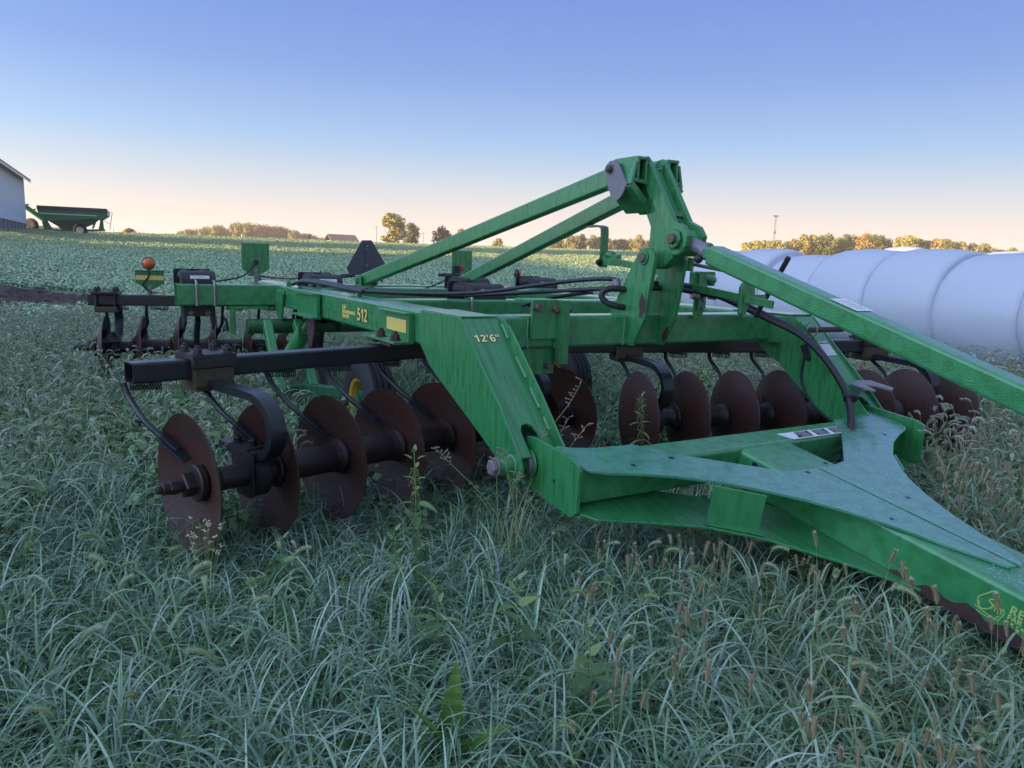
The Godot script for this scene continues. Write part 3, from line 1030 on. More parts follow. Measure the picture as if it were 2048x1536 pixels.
func spring_unit(at: Vector3, sticker := true) -> void:
	# cushion: twin coil springs between a back plate and a curved front housing
	var b := MB.new()
	b.box(at + Vector3(0, 0.05, -0.30), Vector3(0.36, 0.17, 0.025), 0.02)
	b.box(at + Vector3(0, -0.06, -0.12), Vector3(0.34, 0.06, 0.42), 0.01)
	var unit := part("spring_cushion", b, M.plastic, machine)
	for sx in [-0.085, 0.085]:
		b = MB.new()
		var hp := PackedVector3Array()
		for i in 133:
			var t := i / 132.0
			hp.append(at + Vector3(sx + 0.056 * cos(t * TAU * 11), 0.065 + 0.056 * sin(t * TAU * 11), -0.285 + 0.30 * t))
		b.tube(hp, 0.0095, 6)
		b.cyl(at + Vector3(sx, 0.065, -0.29), at + Vector3(sx, 0.065, 0.03), 0.018, 10)
		part("coil_spring", b, M.iron, unit)
	b = MB.new()
	for sx in [-0.16, 0.15]:
		plate_x(b, [0.0, -0.08, 0.16, -0.08, 0.165, 0.02, 0.15, 0.08, 0.11, 0.115, 0.06, 0.125, 0.02, 0.115, -0.01, 0.07], 0.0, 0.012)
		for i in range(b.v.size() - 1, -1, -1):
			if b.c[i] == Color(1, 1, 1):
				b.v[i] += at + Vector3(sx, 0, 0)
				b.c[i] = Color(0.9, 0.9, 0.9)
	b.col = Color(0.9, 0.9, 0.9)
	var pr := curve([at + Vector3(0, -0.07, 0.155), at + Vector3(0, 0.02, 0.16), at + Vector3(0, 0.075, 0.14), at + Vector3(0, 0.108, 0.10), at + Vector3(0, 0.118, 0.06)], 0.015)
	strap(b, pr, Vector3(1, 0, 0), 0.30, 0.012)
	part("housing", b, M.iron, unit)
	if sticker:
		b = MB.new()
		b.beam(at + Vector3(-0.08, 0.062, 0.153), at + Vector3(0.10, 0.062, 0.153), 0.004, 0.034, 0.001, Vector3(0, 0.93, -0.36))
		part("sticker", b, M.decal_white, unit)
		for i in 2:
			b = MB.new()
			b.beam(at + Vector3(-0.07, 0.056 + 0.013 * i, 0.158 - 0.004 * i), at + Vector3(0.09 - 0.03 * i, 0.056 + 0.013 * i, 0.158 - 0.004 * i), 0.002, 0.005, 0.0008, Vector3(0, 0.93, -0.36))
			part("print_line", b, M.decal_grey, unit)

func shank(at: Vector3) -> void:
	var b := MB.new()
	b.box(at + Vector3(0, 0.0, 0.05), Vector3(0.27, 0.10, 0.16), 0.012)
	plate_x(b, [at.z - 0.1, at.y + 0.06, at.z + 0.13, at.y + 0.06, at.z + 0.13, at.y - 0.12, at.z + 0.03, at.y - 0.2, at.z - 0.1, at.y - 0.1], at.x - 0.15, 0.02)
	plate_x(b, [at.z - 0.1, at.y + 0.06, at.z + 0.13, at.y + 0.06, at.z + 0.13, at.y - 0.12, at.z + 0.03, at.y - 0.2, at.z - 0.1, at.y - 0.1], at.x + 0.13, 0.02)
	var root := part("shank_bracket", b, M.plastic, machine)
	b = MB.new()
	strap(b, curve([at + Vector3(0, -0.08, 0.0), at + Vector3(0, -0.22, -0.10), at + Vector3(0, -0.45, -0.17), at + Vector3(0, -0.68, -0.08), at + Vector3(0, -0.82, 0.10)], 0.05), Vector3(1, 0, 0), 0.045, 0.09)
	part("shank", b, M.black, root)
	b = MB.new()
	b.beam(at + Vector3(0, -0.78, 0.04), at + Vector3(0, -0.90, 0.20), 0.06, 0.03, 0.006)
	part("point", b, M.rust_dark, root)
	for sx in [-0.08, 0.08]:
		b = MB.new()
		bolt(b, at + Vector3(sx, -0.02, 0.135), Vector3(0, 0, 1), 0.022, 0.022)
		part("bolt", b, M.bolt, root)

func wheel(ce: Vector3) -> void:
	var b := MB.new()
	var ax := Transform3D(Basis(Vector3.UP, Vector3.RIGHT, Vector3.BACK * -1.0), ce)
	var R := 0.41
	var pr := P2([0.20, -0.10, 0.23, -0.125, 0.30, -0.135, 0.36, -0.125, 0.395, -0.10])
	for g in 4:
		var y := -0.09 + g * 0.05
		pr.append_array(P2([R - 0.002, y, R, y + 0.004, R, y + 0.030, R - 0.002, y + 0.034, R - 0.014, y + 0.038, R - 0.014, y + 0.046]))
	pr.append_array(P2([0.395, 0.105, 0.36, 0.125, 0.30, 0.135, 0.23, 0.125, 0.20, 0.10]))
	b.lathe(pr, ax, 56)
	var ty := part("tyre", b, M.tyre, machine)
	b = MB.new()
	b.lathe(P2([0.205, -0.105, 0.215, -0.115, 0.19, -0.10, 0.175, -0.06, 0.165, 0.0, 0.09, 0.03, 0.0, 0.03]), ax, 40)
	b.lathe(P2([0.0, 0.025, 0.165, 0.02, 0.175, 0.07, 0.19, 0.10, 0.215, 0.115, 0.205, 0.105]), ax, 40)
	part("rim", b, M.yellow, ty)
	b = MB.new()
	b.cyl(ce + Vector3(-0.12, 0, 0), ce + Vector3(0.12, 0, 0), 0.06, 20)
	for k in 6:
		bolt(b, ce + Vector3(-0.0, cos(k * TAU / 6) * 0.1, sin(k * TAU / 6) * 0.1), Vector3(-1, 0, 0), 0.012, 0.02)
	part("hub", b, M.green_dark, ty)

func rail_text(s: String, at: Vector3, size: float, bold := true) -> void:
	# lettering with a dark edge on the outer side of the left rail (faces -x)
	var bs := Basis(Vector3(0, 0, 1), Vector3.UP, Vector3(-1, 0, 0))
	text("lettering", s, size, M.decal_yellow, Transform3D(bs, at), machine, bold, 0.002)
	if size > 0.05:
		for q in [[0.004, 0.0], [-0.004, 0.0], [0.0, 0.004], [0.0, -0.004], [0.006, -0.006]]:
			text("lettering_edge", s, size, M.decal_black, Transform3D(bs, at + Vector3(0.0012, q[1], q[0])), machine, bold, 0.0008)

func arm(left: bool) -> void:
	var zs := 0.0 if left else 0.13
	var X := func(x: float, t: float) -> float:
		return x if left else 2.9 - x - t
	var sh := func(a: Array) -> Array:
		var o: Array = []
		for i in range(0, a.size(), 2):
			o.append(a[i] + zs)
			o.append(a[i + 1])
		return o
	var b := MB.new()
	plate_x(b, sh.call([-0.56, 1.322, -0.02, 1.322, 0.02, 1.30, 0.17, 1.16, 0.49, 0.88, 0.70, 0.66, 0.725, 0.60, 0.72, 0.55, 0.65, 0.50, 0.60, 0.515, 0.47, 0.60, 0.23, 0.71, -0.38, 0.97, -0.52, 1.075, -0.56, 1.11]), X.call(-0.012, 0.016), 0.016)
	var outer := part("hitch_arm", b, M.green, machine)
	b = MB.new()
	plate_x(b, sh.call([-0.065, 1.312, 0.05, 1.312, 0.09, 1.275, 0.10, 1.285, 0.16, 1.24, 0.49, 0.935, 0.74, 0.68, 0.75, 0.60, 0.66, 0.52, 0.50, 0.58, 0.25, 0.72, -0.05, 0.95, -0.065, 1.1]), X.call(0.245, 0.014), 0.014)
	part("inner_plate", b, M.green, outer)
	# front cap with the slot for the tongue
	var A := Vector3(0, 1.312, 0.0 + zs)
	var B := Vector3(0, 0.655, 0.69 + zs)
	var d := (B - A).normalized()
	var n := Vector3(0, d.z, -d.y)
	b = MB.new()
	var x0: float = 0.005 if left else 2.655
	var pl: Array = [0, 0, 0.24, 0, 0.24, -0.953, 0.165, -0.953, 0.162, -0.80, 0.15, -0.762, 0.12, -0.745, 0.085, -0.755, 0.068, -0.79, 0.065, -0.953, 0, -0.953]
	if not left:
		pl = [0, 0, 0.24, 0, 0.24, -0.953, 0.175, -0.953, 0.172, -0.79, 0.155, -0.755, 0.12, -0.745, 0.09, -0.762, 0.078, -0.80, 0.075, -0.953, 0, -0.953]
	b.prism(P2(pl), Transform3D(Basis(Vector3.RIGHT, -d, n), A + Vector3(x0, 0, 0) - n * 0.02), 0.018)
	part("front_cap", b, M.green, outer)
	b = MB.new()
	b.prism(P2([0, 0, 0.24, 0, 0.24, 0.56, 0, 0.56]), Transform3D(Basis(Vector3.RIGHT, Vector3.FORWARD, Vector3.UP), Vector3(x0, 1.3205, -0.01 + zs)), 0.006)
	part("top_cap", b, M.green_top, outer)
	for q in [[0.05, 0.16], [0.30, 0.45], [0.52, 0.66], [0.72, 0.80]]:
		b = MB.new()
		var xx: float = X.call(0.243, 0.0)
		var p0: Vector3 = A + d * q[0] + n * 0.006
		var p1: Vector3 = A + d * q[1] + n * 0.006
		p0.x = xx
		p1.x = xx
		var pts := PackedVector3Array()
		for i in 9:
			pts.append(p0.lerp(p1, i / 8.0) + Vector3(rng.randf_range(-0.002, 0.002), 0, 0))
		b.tube(pts, 0.009, 6)
		part("weld_bead", b, M.weld, outer)
	# pivot: bushing, bolt head, boss
	var o := -1.0 if left else 1.0
	var fx: float = -0.012 if left else 2.912
	var pv := Vector3(fx, 0.605, 0.63 + zs)
	b = MB.new()
	b.cyl(pv, pv + Vector3(o * 0.095, 0, 0), 0.046, 28, 0.004)
	part("bushing", b, M.green, outer)
	b = MB.new()
	var wp := PackedVector3Array()
	for i in 25:
		wp.append(pv + Vector3(o * 0.004, cos(i * TAU / 24) * 0.05, sin(i * TAU / 24) * 0.05))
	b.tube(wp, 0.008, 6)
	part("weld_bead", b, M.weld, outer)
	b = MB.new()
	b.cyl(pv + Vector3(o * 0.095, 0, 0), pv + Vector3(o * 0.103, 0, 0), 0.05, 24, 0.002)
	b.hexnut(pv + Vector3(o * 0.10, 0, 0), Vector3(o, 0, 0), 0.042, 0.032)
	part("pivot_bolt", b, M.zinc_dull, outer)
	b = MB.new()
	b.cyl(pv - Vector3(o * 0.016, 0, 0), pv - Vector3(o * 0.108, 0, 0), 0.038, 24, 0.003)
	part("boss", b, M.green_dark, outer)
	b = MB.new()
	b.cyl(pv - Vector3(o * 0.075, 0, 0), pv - Vector3(o * 0.107, 0, 0), 0.060, 28, 0.003)
	part("washer", b, M.zinc_dull, outer)
	b = MB.new()
	b.cyl(pv - Vector3(o * 0.098, 0, 0), pv - Vector3(o * 0.1085, 0, 0), 0.075, 28, 0.003)
	part("washer", b, M.green, outer)

func disk_ripper() -> void:
	machine = thing("disk_ripper", "large green disk ripper with rust brown discs and raised tongue mast", "farm implement", ORG, deg_to_rad(YAW))
	var b := MB.new()
	# ---- main frame
	b.beam(Vector3(0.127, 1.207, 0.0), Vector3(0.127, 1.207, -5.5), 0.246, 0.222, 0.02, Vector3.UP, 0.01)
	var railL := part("side_rail", b, M.green_top, machine)
	b = MB.new()
	b.beam(Vector3(2.775, 1.207, 0.1), Vector3(2.80, 1.207, -5.5), 0.246, 0.222, 0.02, Vector3.UP, 0.01)
	part("side_rail", b, M.green_top, machine)
	b = MB.new()
	b.beam(Vector3(0.25, 1.217, -0.17), Vector3(2.652, 1.217, -0.15), 0.2, 0.202, 0.022)
	part("front_beam", b, M.green_top, machine)
	for q in [[-1.86, 0.2], [-3.98, 0.2], [-5.1, 0.17]]:
		b = MB.new()
		b.beam(Vector3(0.2, 1.215, q[0]), Vector3(2.68, 1.215, q[0] + 0.06), 0.2, q[1], 0.022)
		part("cross_beam", b, M.green_top, machine)
	for e in [[-0.98, 0.03, -4.35], [2.87, 3.88, -4.2]]:
		b = MB.new()
		b.beam(Vector3(e[0], 1.207, e[2]), Vector3(e[1], 1.207, e[2]), 0.2, 0.218, 0.02, Vector3.UP, 0.01)
		part("wing_beam", b, M.green_top, machine)
	# gusset at the rear corner, cylinder bracket plates on the rail side
	b = MB.new()
	plate_x(b, [-4.25, 1.28, -3.98, 1.27, -3.95, 1.24, -4.02, 0.98, -4.08, 0.95, -4.14, 0.98, -4.25, 1.08], -0.03, 0.025)
	part("gusset", b, M.green, machine)
	b = MB.new()
	b.box(Vector3(-0.03, 1.195, -3.02), Vector3(0.03, 0.20, 0.62), 0.004)
	b.box(Vector3(-0.05, 1.298, -3.02), Vector3(0.07, 0.016, 0.62), 0.003)
	b.box(Vector3(-0.05, 1.092, -3.02), Vector3(0.09, 0.018, 0.62), 0.003)
	part("cylinder_bracket", b, M.green, machine)
	b = MB.new()
	plate_x(b, [-3.22, 1.085, -2.95, 1.085, -2.96, 0.95, -3.05, 0.80, -3.12, 0.80, -3.20, 0.95], 0.0, 0.02)
	part("cylinder_lug", b, M.bare_rust, machine)
	# rear drop bracket and rockshaft, lift arms, cylinder, wheels
	b = MB.new()
	b.box(Vector3(-0.30, 1.085, -4.2), Vector3(0.36, 0.02, 0.2), 0.004)
	b.box(Vector3(-0.47, 0.95, -4.2), Vector3(0.02, 0.27, 0.2), 0.004)
	part("drop_bracket", b, M.green, machine)
	b = MB.new()
	b.cyl(Vector3(-0.35, 0.90, -4.1), Vector3(3.2, 0.90, -4.0), 0.075, 24)
	part("rockshaft", b, M.green_dark, machine)
	for q in [[-0.20, 0.95, -3.9, -0.22, 0.33, -3.3], [0.10, 0.95, -3.9, 0.10, 0.33, -3.3], [2.55, 0.95, -3.9, 2.3, 0.40, -2.55], [2.9, 0.95, -3.9, 2.72, 0.40, -2.5]]:
		b = MB.new()
		b.beam(Vector3(q[0], q[1], q[2]), Vector3(q[3], q[4], q[5]), 0.085, 0.11, 0.012)
		part("lift_arm", b, M.green, machine)
	b = MB.new()
	b.beam(Vector3(0.0, 0.36, -3.4), Vector3(0.40, 0.40, -2.55), 0.08, 0.1, 0.012)
	b.beam(Vector3(-0.26, 0.36, -3.35), Vector3(0.16, 0.36, -3.35), 0.08, 0.08, 0.012)
	part("axle_arm", b, M.green_dark, machine)
	b = MB.new()
	b.cyl(Vector3(0.02, 0.94, -3.32), Vector3(-0.12, 0.52, -3.62), 0.075, 28, 0.006)
	b.cyl(Vector3(0.02, 0.94, -3.32), Vector3(0.04, 1.0, -3.27), 0.035, 16)
	var cylr := part("hydraulic_cylinder", b, M.green, machine)
	b = MB.new()
	b.tube(PackedVector3Array([Vector3(-0.06, 0.86, -3.25), Vector3(-0.06, 1.0, -3.22)]), 0.016, 10)
	part("port", b, M.green, cylr)
	wheel(Vector3(0.36, 0.36, -2.5))
	wheel(Vector3(2.52, 0.41, -2.6))
	# ---- bracket with reflector on the left rail, bolts, spacer
	b = MB.new()
	plate_x(b, [-1.20, 1.105, -1.20, 1.272, -1.17, 1.282, -0.74, 1.282, -0.70, 1.275, -0.69, 1.105], -0.02, 0.012)
	b.box(Vector3(-0.035, 1.287, -0.94), Vector3(0.045, 0.012, 0.5), 0.003)
	b.box(Vector3(-0.02, 1.19, -0.685), Vector3(0.04, 0.19, 0.014), 0.003)
	b.box(Vector3(-0.075, 1.098, -0.95), Vector3(0.14, 0.016, 0.54), 0.003)
	var rb := part("gang_bracket", b, M.green, machine)
	b = MB.new()
	b.box(Vector3(-0.07, 1.076, -1.14), Vector3(0.13, 0.02, 0.14), 0.003)
	b.box(Vector3(-0.07, 1.076, -0.84), Vector3(0.13, 0.02, 0.14), 0.003)
	part("spacer", b, M.bare_rust, rb)
	for z in [-1.06, -0.80]:
		b = MB.new()
		bolt(b, Vector3(-0.085, 1.106, z), Vector3.UP, 0.030, 0.034)
		part("bolt", b, M.bare_rust, rb)
	b = MB.new()
	b.box(Vector3(-0.023, 1.197, -0.935), Vector3(0.004, 0.085, 0.34), 0.001)
	part("reflector", b, M.decal_yellow, rb)
	for i in 9:
		b = MB.new()
		b.box(Vector3(-0.0255, 1.166 + i * 0.0082, -0.935), Vector3(0.001, 0.0016, 0.33), 0.0004)
		part("reflector_rib", b, M.yellow, rb)
	rail_text("512", Vector3(-0.0015, 1.202, -1.78), 0.098)
	rail_text("Soil", Vector3(-0.0015, 1.238, -2.14), 0.034)
	rail_text("Management", Vector3(-0.0015, 1.203, -2.14), 0.034)
	rail_text("System", Vector3(-0.0015, 1.168, -2.14), 0.034)
	# ---- hitch arms
	arm(true)
	arm(false)
	var d := (Vector3(0, 0.655, 0.69) - Vector3(0, 1.312, 0.0)).normalized()
	var n := Vector3(0, d.z, -d.y)
	var tb := Basis(Vector3.RIGHT, -d, n)
	var tc := Vector3(0.025, 1.312, 0.0) + d * 0.150
	text("lettering", "12'6\"", 0.052, M.decal_pale, Transform3D(tb, tc + n * 0.0005), machine, true, 0.002)
	for q in [[0.004, 0.0], [-0.004, 0.0], [0.0, 0.004], [0.0, -0.004]]:
		text("lettering_edge", "12'6\"", 0.052, M.decal_black, Transform3D(tb, tc + n * -0.0006 + Vector3(q[0], 0, 0) - d * q[1]), machine, true, 0.0008)
	# ---- post on the front beam
	b = MB.new()
	b.box(Vector3(0.61, 1.30, -0.045), Vector3(0.22, 0.24, 0.02), 0.004)
	b.box(Vector3(0.61, 1.414, -0.15), Vector3(0.22, 0.012, 0.2), 0.003)
	b.box(Vector3(0.715, 1.217, -0.03), Vector3(0.05, 0.40, 0.03), 0.004)
	b.box(Vector3(0.752, 1.217, -0.05), Vector3(0.03, 0.40, 0.07), 0.004)
	b.box(Vector3(0.58, 1.03, -0.10), Vector3(0.26, 0.16, 0.02), 0.004)
	var post := part("jack_post", b, M.green, machine)
	for q in [Vector3(0.535, 1.375, -0.034), Vector3(0.668, 1.365, -0.034)]:
		b = MB.new()
		b.cyl(q, q + Vector3(0, 0, 0.006), 0.028, 16, 0.001)
		b.hexnut(q, Vector3(0, 0, 1), 0.025, 0.026)
		part("bolt", b, M.bolt, post)
	b = MB.new()
	b.hexnut(Vector3(0.768, 1.36, -0.05), Vector3(1, 0, 0), 0.022, 0.03)
	part("bolt", b, M.bolt, post)
	for q in [Vector3(0.50, 1.0, -0.085), Vector3(0.66, 1.0, -0.085)]:
		b = MB.new()
		b.hexnut(q, Vector3(0, 0, 1), 0.022, 0.03)
		part("bolt", b, M.bolt, post)
	for xx in [0.49, 0.70, 1.245]:
		b = MB.new()
		var wp := PackedVector3Array()
		for i in 12:
			wp.append(Vector3(xx + rng.randf_range(-0.003, 0.003), 1.305 - 0.185 * i / 11.0, -0.066))
		b.tube(wp, 0.008, 5)
		part("weld_bead", b, M.weld, post)

	mast()
	tongue()
	gang(Vector3(-1.41, 0.5, -0.06), -0.28, 0, 7, 0.41, 1.0, -0.55, 1.0, [0.28, 2.35], -0.14, 3.05, "front left disc gang", true)
	gang(Vector3(2.06, 0.5, -0.36), 0.27, -1, 6, 0.41, -1.0, -0.58, 0.99, [-0.2, 2.2], -0.75, 2.75, "front right disc gang", true)
	gang(Vector3(-1.28, 0.58, -5.3), 0.2, -1, 5, 0.37, -1.0, 0.45, 1.12, [-0.2, 1.75], -0.36, 2.2, "rear left disc gang", false)
	gang(Vector3(2.0, 0.58, -4.9), -0.2, 0, 6, 0.37, 1.0, 0.45, 1.12, [0.5, 2.2], 0.0, 2.6, "rear right disc gang", false)
	for q in [Vector3(-0.76, 1.318, -4.50), Vector3(0.42, 1.318, -4.05), Vector3(1.22, 1.318, -2.03), Vector3(2.02, 1.318, -3.75), Vector3(3.3, 1.318, -4.3)]:
		spring_unit(q, q.x != 2.02)
		shank(q + Vector3(0, -0.28, 0.02))
	for x in [-0.80, -0.63, 0.98]:
		b = MB.new()
		var zf := -4.238 if x < 0 else -1.738
		b.tube(curve([Vector3(x - 0.0, 1.345, zf - 0.16), Vector3(x, 1.345, zf - 0.04), Vector3(x, 1.325, zf), Vector3(x, 1.26, zf + 0.004), Vector3(x, 1.10, zf + 0.004)], 0.02), 0.0135, 10)
		part("u_bolt", b, M.zinc, machine)
	hoses()
	lights_and_signs()

func mast() -> void:
	var b := MB.new()
	var lug: Array = [-0.28, 1.305, -0.12, 1.115, -0.02, 1.117, 0.085, 1.30, 0.155, 1.69, 0.14, 1.73, 0.10, 1.76, 0.04, 1.765, 0.0, 1.745, -0.03, 1.70]
	plate_x(b, lug, 1.285, 0.032, 0.006)
	var l0 := part("mast_lug", b, M.green, machine)
	b = MB.new()
	plate_x(b, lug, 1.545, 0.032, 0.006)
	var l1 := part("mast_lug", b, M.green, machine)
	b = MB.new()
	plate_x(b, [0.045, 1.46, 0.06, 1.475, 0.075, 1.44, 0.098, 1.425, 0.092, 1.35, 0.075, 1.335, 0.07, 1.30, 0.055, 1.315, 0.035, 1.31, 0.04, 1.36, 0.03, 1.40], 1.2835, 0.002, 0.0005)
	part("bare_patch", b, M.bare_rust, l0)
	b = MB.new()
	plate_x(b, [0.02, 1.24, 0.045, 1.25, 0.03, 1.17, 0.0, 1.14, -0.02, 1.15, -0.01, 1.2], 1.5435, 0.002, 0.0005)
	part("bare_patch", b, M.bare_rust, l1)
	for x in [1.285, 1.577]:
		var o := -1.0 if x < 1.4 else 1.0
		b = MB.new()
		b.cyl(Vector3(x, 1.70, 0.05), Vector3(x + o * 0.012, 1.70, 0.05), 0.048, 24, 0.003)
		part("washer", b, M.green, l0 if o < 0 else l1)
		b = MB.new()
		b.cyl(Vector3(x, 1.70, 0.05), Vector3(x + o * 0.026, 1.70, 0.05), 0.031, 24, 0.004)
		part("pin", b, M.bolt, l0 if o < 0 else l1)
	# rocker casting
	b = MB.new()
	plate_x(b, [-0.30, 2.02, -0.27, 2.12, -0.12, 2.30, -0.05, 2.28, 0.22, 1.90, 0.25, 1.74, 0.16, 1.66, 0.08, 1.63, 0.0, 1.63, -0.03, 1.70, -0.02, 1.90, -0.08, 2.0], 1.385, 0.09, 0.008)
	var rk := part("rocker", b, M.green, machine)
	for x in [1.345, 1.475]:
		b = MB.new()
		plate_x(b, [-0.14, 2.22, -0.10, 2.335, -0.06, 2.345, -0.02, 2.31, 0.24, 1.935, 0.33, 1.90, 0.375, 1.84, 0.36, 1.775, 0.30, 1.74, 0.235, 1.75, 0.18, 1.80, 0.17, 1.88, -0.09, 2.20], x, 0.04, 0.006)
		part("rail", b, M.green, rk)
	b = MB.new()
	b.box(Vector3(1.43, 1.98, 0.165), Vector3(0.10, 0.03, 0.06), 0.004)
	part("rib", b, M.green, rk)
	b = MB.new()
	b.cyl(Vector3(1.335, 2.29, -0.16), Vector3(1.53, 2.29, -0.16), 0.045, 22, 0.005)
	part("cross_pin", b, M.green, rk)
	b = MB.new()
	bolt(b, Vector3(1.43, 2.335, -0.14), Vector3.UP, 0.018, 0.018)
	part("bolt", b, M.rust_dark, rk)
	for s in [-1.0, 1.0]:
		var mx := func(x: float) -> float:
			return 1.43 + s * (1.43 - x)
		# back wall, floor and end plate of the cast head
		var pl: Array = []
		for q in [[1.215, 2.17], [1.24, 2.30], [1.27, 2.345], [1.335, 2.345], [1.40, 2.30], [1.40, 2.03], [1.36, 2.03]]:
			pl.append(mx.call(q[0]))
			pl.append(q[1])
		b = MB.new()
		plate_z(b, pl, -0.29, 0.05, 0.004)
		var hd := part("head", b, M.green_dark, rk)
		b = MB.new()
		var bars := [[1.215, 2.165, 1.385, 2.01, 0.05], [1.215, 2.165, 1.25, 2.31, 0.022], [1.255, 2.333, 1.345, 2.333, 0.022], [1.345, 2.333, 1.40, 2.27, 0.022], [1.225, 2.195, 1.40, 2.175, 0.026], [1.265, 2.20, 1.265, 2.33, 0.018], [1.335, 2.19, 1.335, 2.33, 0.018], [1.385, 2.30, 1.385, 2.03, 0.03]]
		for q in bars:
			b.beam(Vector3(mx.call(q[0]), q[1], -0.145), Vector3(mx.call(q[2]), q[3], -0.145), 0.24, q[4], 0.006, Vector3(-(q[3] - q[1]), s * -(q[2] - q[0]), 0).normalized())
		part("web", b, M.green, hd)
		b = MB.new()
		var ex: float = 1.195 if s > 0 else 1.655
		plate_x(b, [-0.30, 2.255, -0.285, 2.30, -0.245, 2.325, -0.19, 2.325, -0.15, 2.29, -0.055, 2.165, -0.10, 2.095, -0.15, 2.06, -0.22, 2.10], ex, 0.018, 0.004)
		part("end_plate", b, M.zinc_dull if s > 0 else M.green, hd)
		b = MB.new()
		bolt(b, Vector3(1.195 if s > 0 else 1.675, 2.27, -0.235), Vector3(-s, 0, 0), 0.024, 0.022)
		part("pin", b, M.bolt, hd)
	# clevis at the foot of the rocker
	b = MB.new()
	b.cyl(Vector3(1.325, 1.82, 0.265), Vector3(1.345, 1.82, 0.265), 0.062, 8, 0.006)
	b.cyl(Vector3(1.515, 1.82, 0.265), Vector3(1.535, 1.82, 0.265), 0.062, 8, 0.006)
	b.cyl(Vector3(1.345, 1.80, 0.27), Vector3(1.515, 1.80, 0.27), 0.085, 20, 0.01)
	part("clevis", b, M.green, rk)
	b = MB.new()
	b.cyl(Vector3(1.30, 1.82, 0.265), Vector3(1.33, 1.82, 0.265), 0.033, 24, 0.004)
	part("pin", b, M.bolt, rk)
	b = MB.new()
	bolt(b, Vector3(1.37, 1.905, 0.26), Vector3(0, 0.8, 0.6), 0.016, 0.016)
	part("bolt", b, M.rust_dark, rk)
	# levelling link running forward to the tongue
	var a := Vector3(1.445, 1.742, 0.46)
	var e := Vector3(1.445, 0.86, 3.3)
	b = MB.new()
	b.beam(a + (e - a).normalized() * 0.06, e, 0.13, 0.118, 0.02)
	var ll := part("levelling_link", b, M.green_top, machine)
	b = MB.new()
	b.beam(a - (e - a).normalized() * 0.0, a + (e - a).normalized() * 0.062, 0.10, 0.085, 0.02)
	part("link_end", b, M.green, ll)
	b = MB.new()
	b.cyl(Vector3(1.43, 1.80, 0.31), Vector3(1.442, 1.748, 0.455), 0.042, 18, 0.006)
	b.cyl(Vector3(1.44, 1.752, 0.43), Vector3(1.444, 1.744, 0.468), 0.055, 18, 0.006)
	part("threaded_rod", b, M.zinc_dull, ll)
	b = MB.new()
	b.ball(Vector3(1.385, 1.70, 0.44), Vector3(0.028, 0.028, 0.028), 10)
	b.cyl(Vector3(1.37, 1.70, 0.44), Vector3(1.41, 1.70, 0.44), 0.016, 10)
	part("lock_bolt", b, M.iron, ll)
	var dl := (e - a).normalized()
	var nl := Vector3(0, dl.z, -dl.y)
	b = MB.new()
	var s0 := a + dl * 0.96 + nl * 0.061
	b.prism(P2([-0.063, 0.0, 0.063, 0.0, 0.063, 0.17, -0.063, 0.17]), Transform3D(Basis(Vector3.RIGHT, -dl, nl), s0 + dl * 0.17), 0.0015, 0.0004)
	var st := part("sticker", b, M.decal_white, ll)
	for i in 5:
		b = MB.new()
		b.box(Vector3.ZERO, Vector3(0.095 - 0.012 * (i % 3), 0.009, 0.0012), 0.0004)
		var ln := part("print_line", b, M.decal_grey, st)
		ln.transform = Transform3D(Basis(Vector3.RIGHT, -dl, nl), s0 + dl * (0.035 + 0.026 * i) + nl * 0.002)
	# front foot of the link, on the tongue
	b = MB.new()
	plate_x(b, [3.1, 0.36, 3.4, 0.32, 3.34, 0.92, 3.25, 0.92], 1.35, 0.02)
	plate_x(b, [3.1, 0.36, 3.4, 0.32, 3.34, 0.92, 3.25, 0.92], 1.52, 0.02)
	part("link_foot", b, M.green, machine)
	# lift links to the rear cross beam
	for q in [[Vector3(1.26, 2.245, -0.17), Vector3(0.90, 1.385, -4.12)], [Vector3(1.60, 2.235, -0.17), Vector3(2.04, 1.385, -4.0)]]:
		b = MB.new()
		b.beam(q[0], q[1], 0.085, 0.125, 0.014)
		var lk := part("lift_link", b, M.green, machine)
		b = MB.new()
		var f: Vector3 = q[1]
		b.cyl(f + Vector3(-0.09, 0.01, -0.02), f + Vector3(0.09, 0.01, -0.02), 0.045, 18, 0.004)
		part("pin_boss", b, M.green, lk)
		b = MB.new()
		for sx in [-0.075, 0.06]:
			plate_x(b, [f.z - 0.09, 1.31, f.z + 0.10, 1.31, f.z + 0.07, 1.43, f.z - 0.06, 1.43], f.x + sx, 0.016)
		part("foot_lug", b, M.green, lk)
		for zz in [-0.02, 0.16]:
			b = MB.new()
			bolt(b, f + Vector3(0.08, -0.03, zz - 0.06), Vector3(1, 0, 0), 0.022, 0.022)
			part("bolt", b, M.bolt, lk)
	# hook strap hanging from the right lift link with its clevis and rod
	b = MB.new()
	strap(b, curve([Vector3(1.735, 1.945, -1.22), Vector3(1.74, 1.945, -1.06), Vector3(1.745, 1.935, -1.0), Vector3(1.75, 1.90, -0.985), Vector3(1.75, 1.62, -0.985)], 0.02), Vector3(1, 0, 0), 0.07, 0.016)
	var hk := part("hook_strap", b, M.green, machine)
	b = MB.new()
	b.box(Vector3(1.75, 1.68, -0.88), Vector3(0.05, 0.085, 0.18), 0.006)
	b.ball(Vector3(1.75, 1.72, -0.9), Vector3(0.04, 0.035, 0.06), 12)
	part("clevis", b, M.green, hk)
	b = MB.new()
	bolt(b, Vector3(1.715, 1.66, -0.985), Vector3(-1, 0, 0), 0.022, 0.02)
	part("bolt", b, M.plastic, hk)
	b = MB.new()
	b.beam(Vector3(1.74, 1.675, -0.86), Vector3(1.60, 1.60, -0.02), 0.03, 0.05, 0.006)
	part("rod", b, M.green, hk)
	# depth control linkage right of the mast
	b = MB.new()
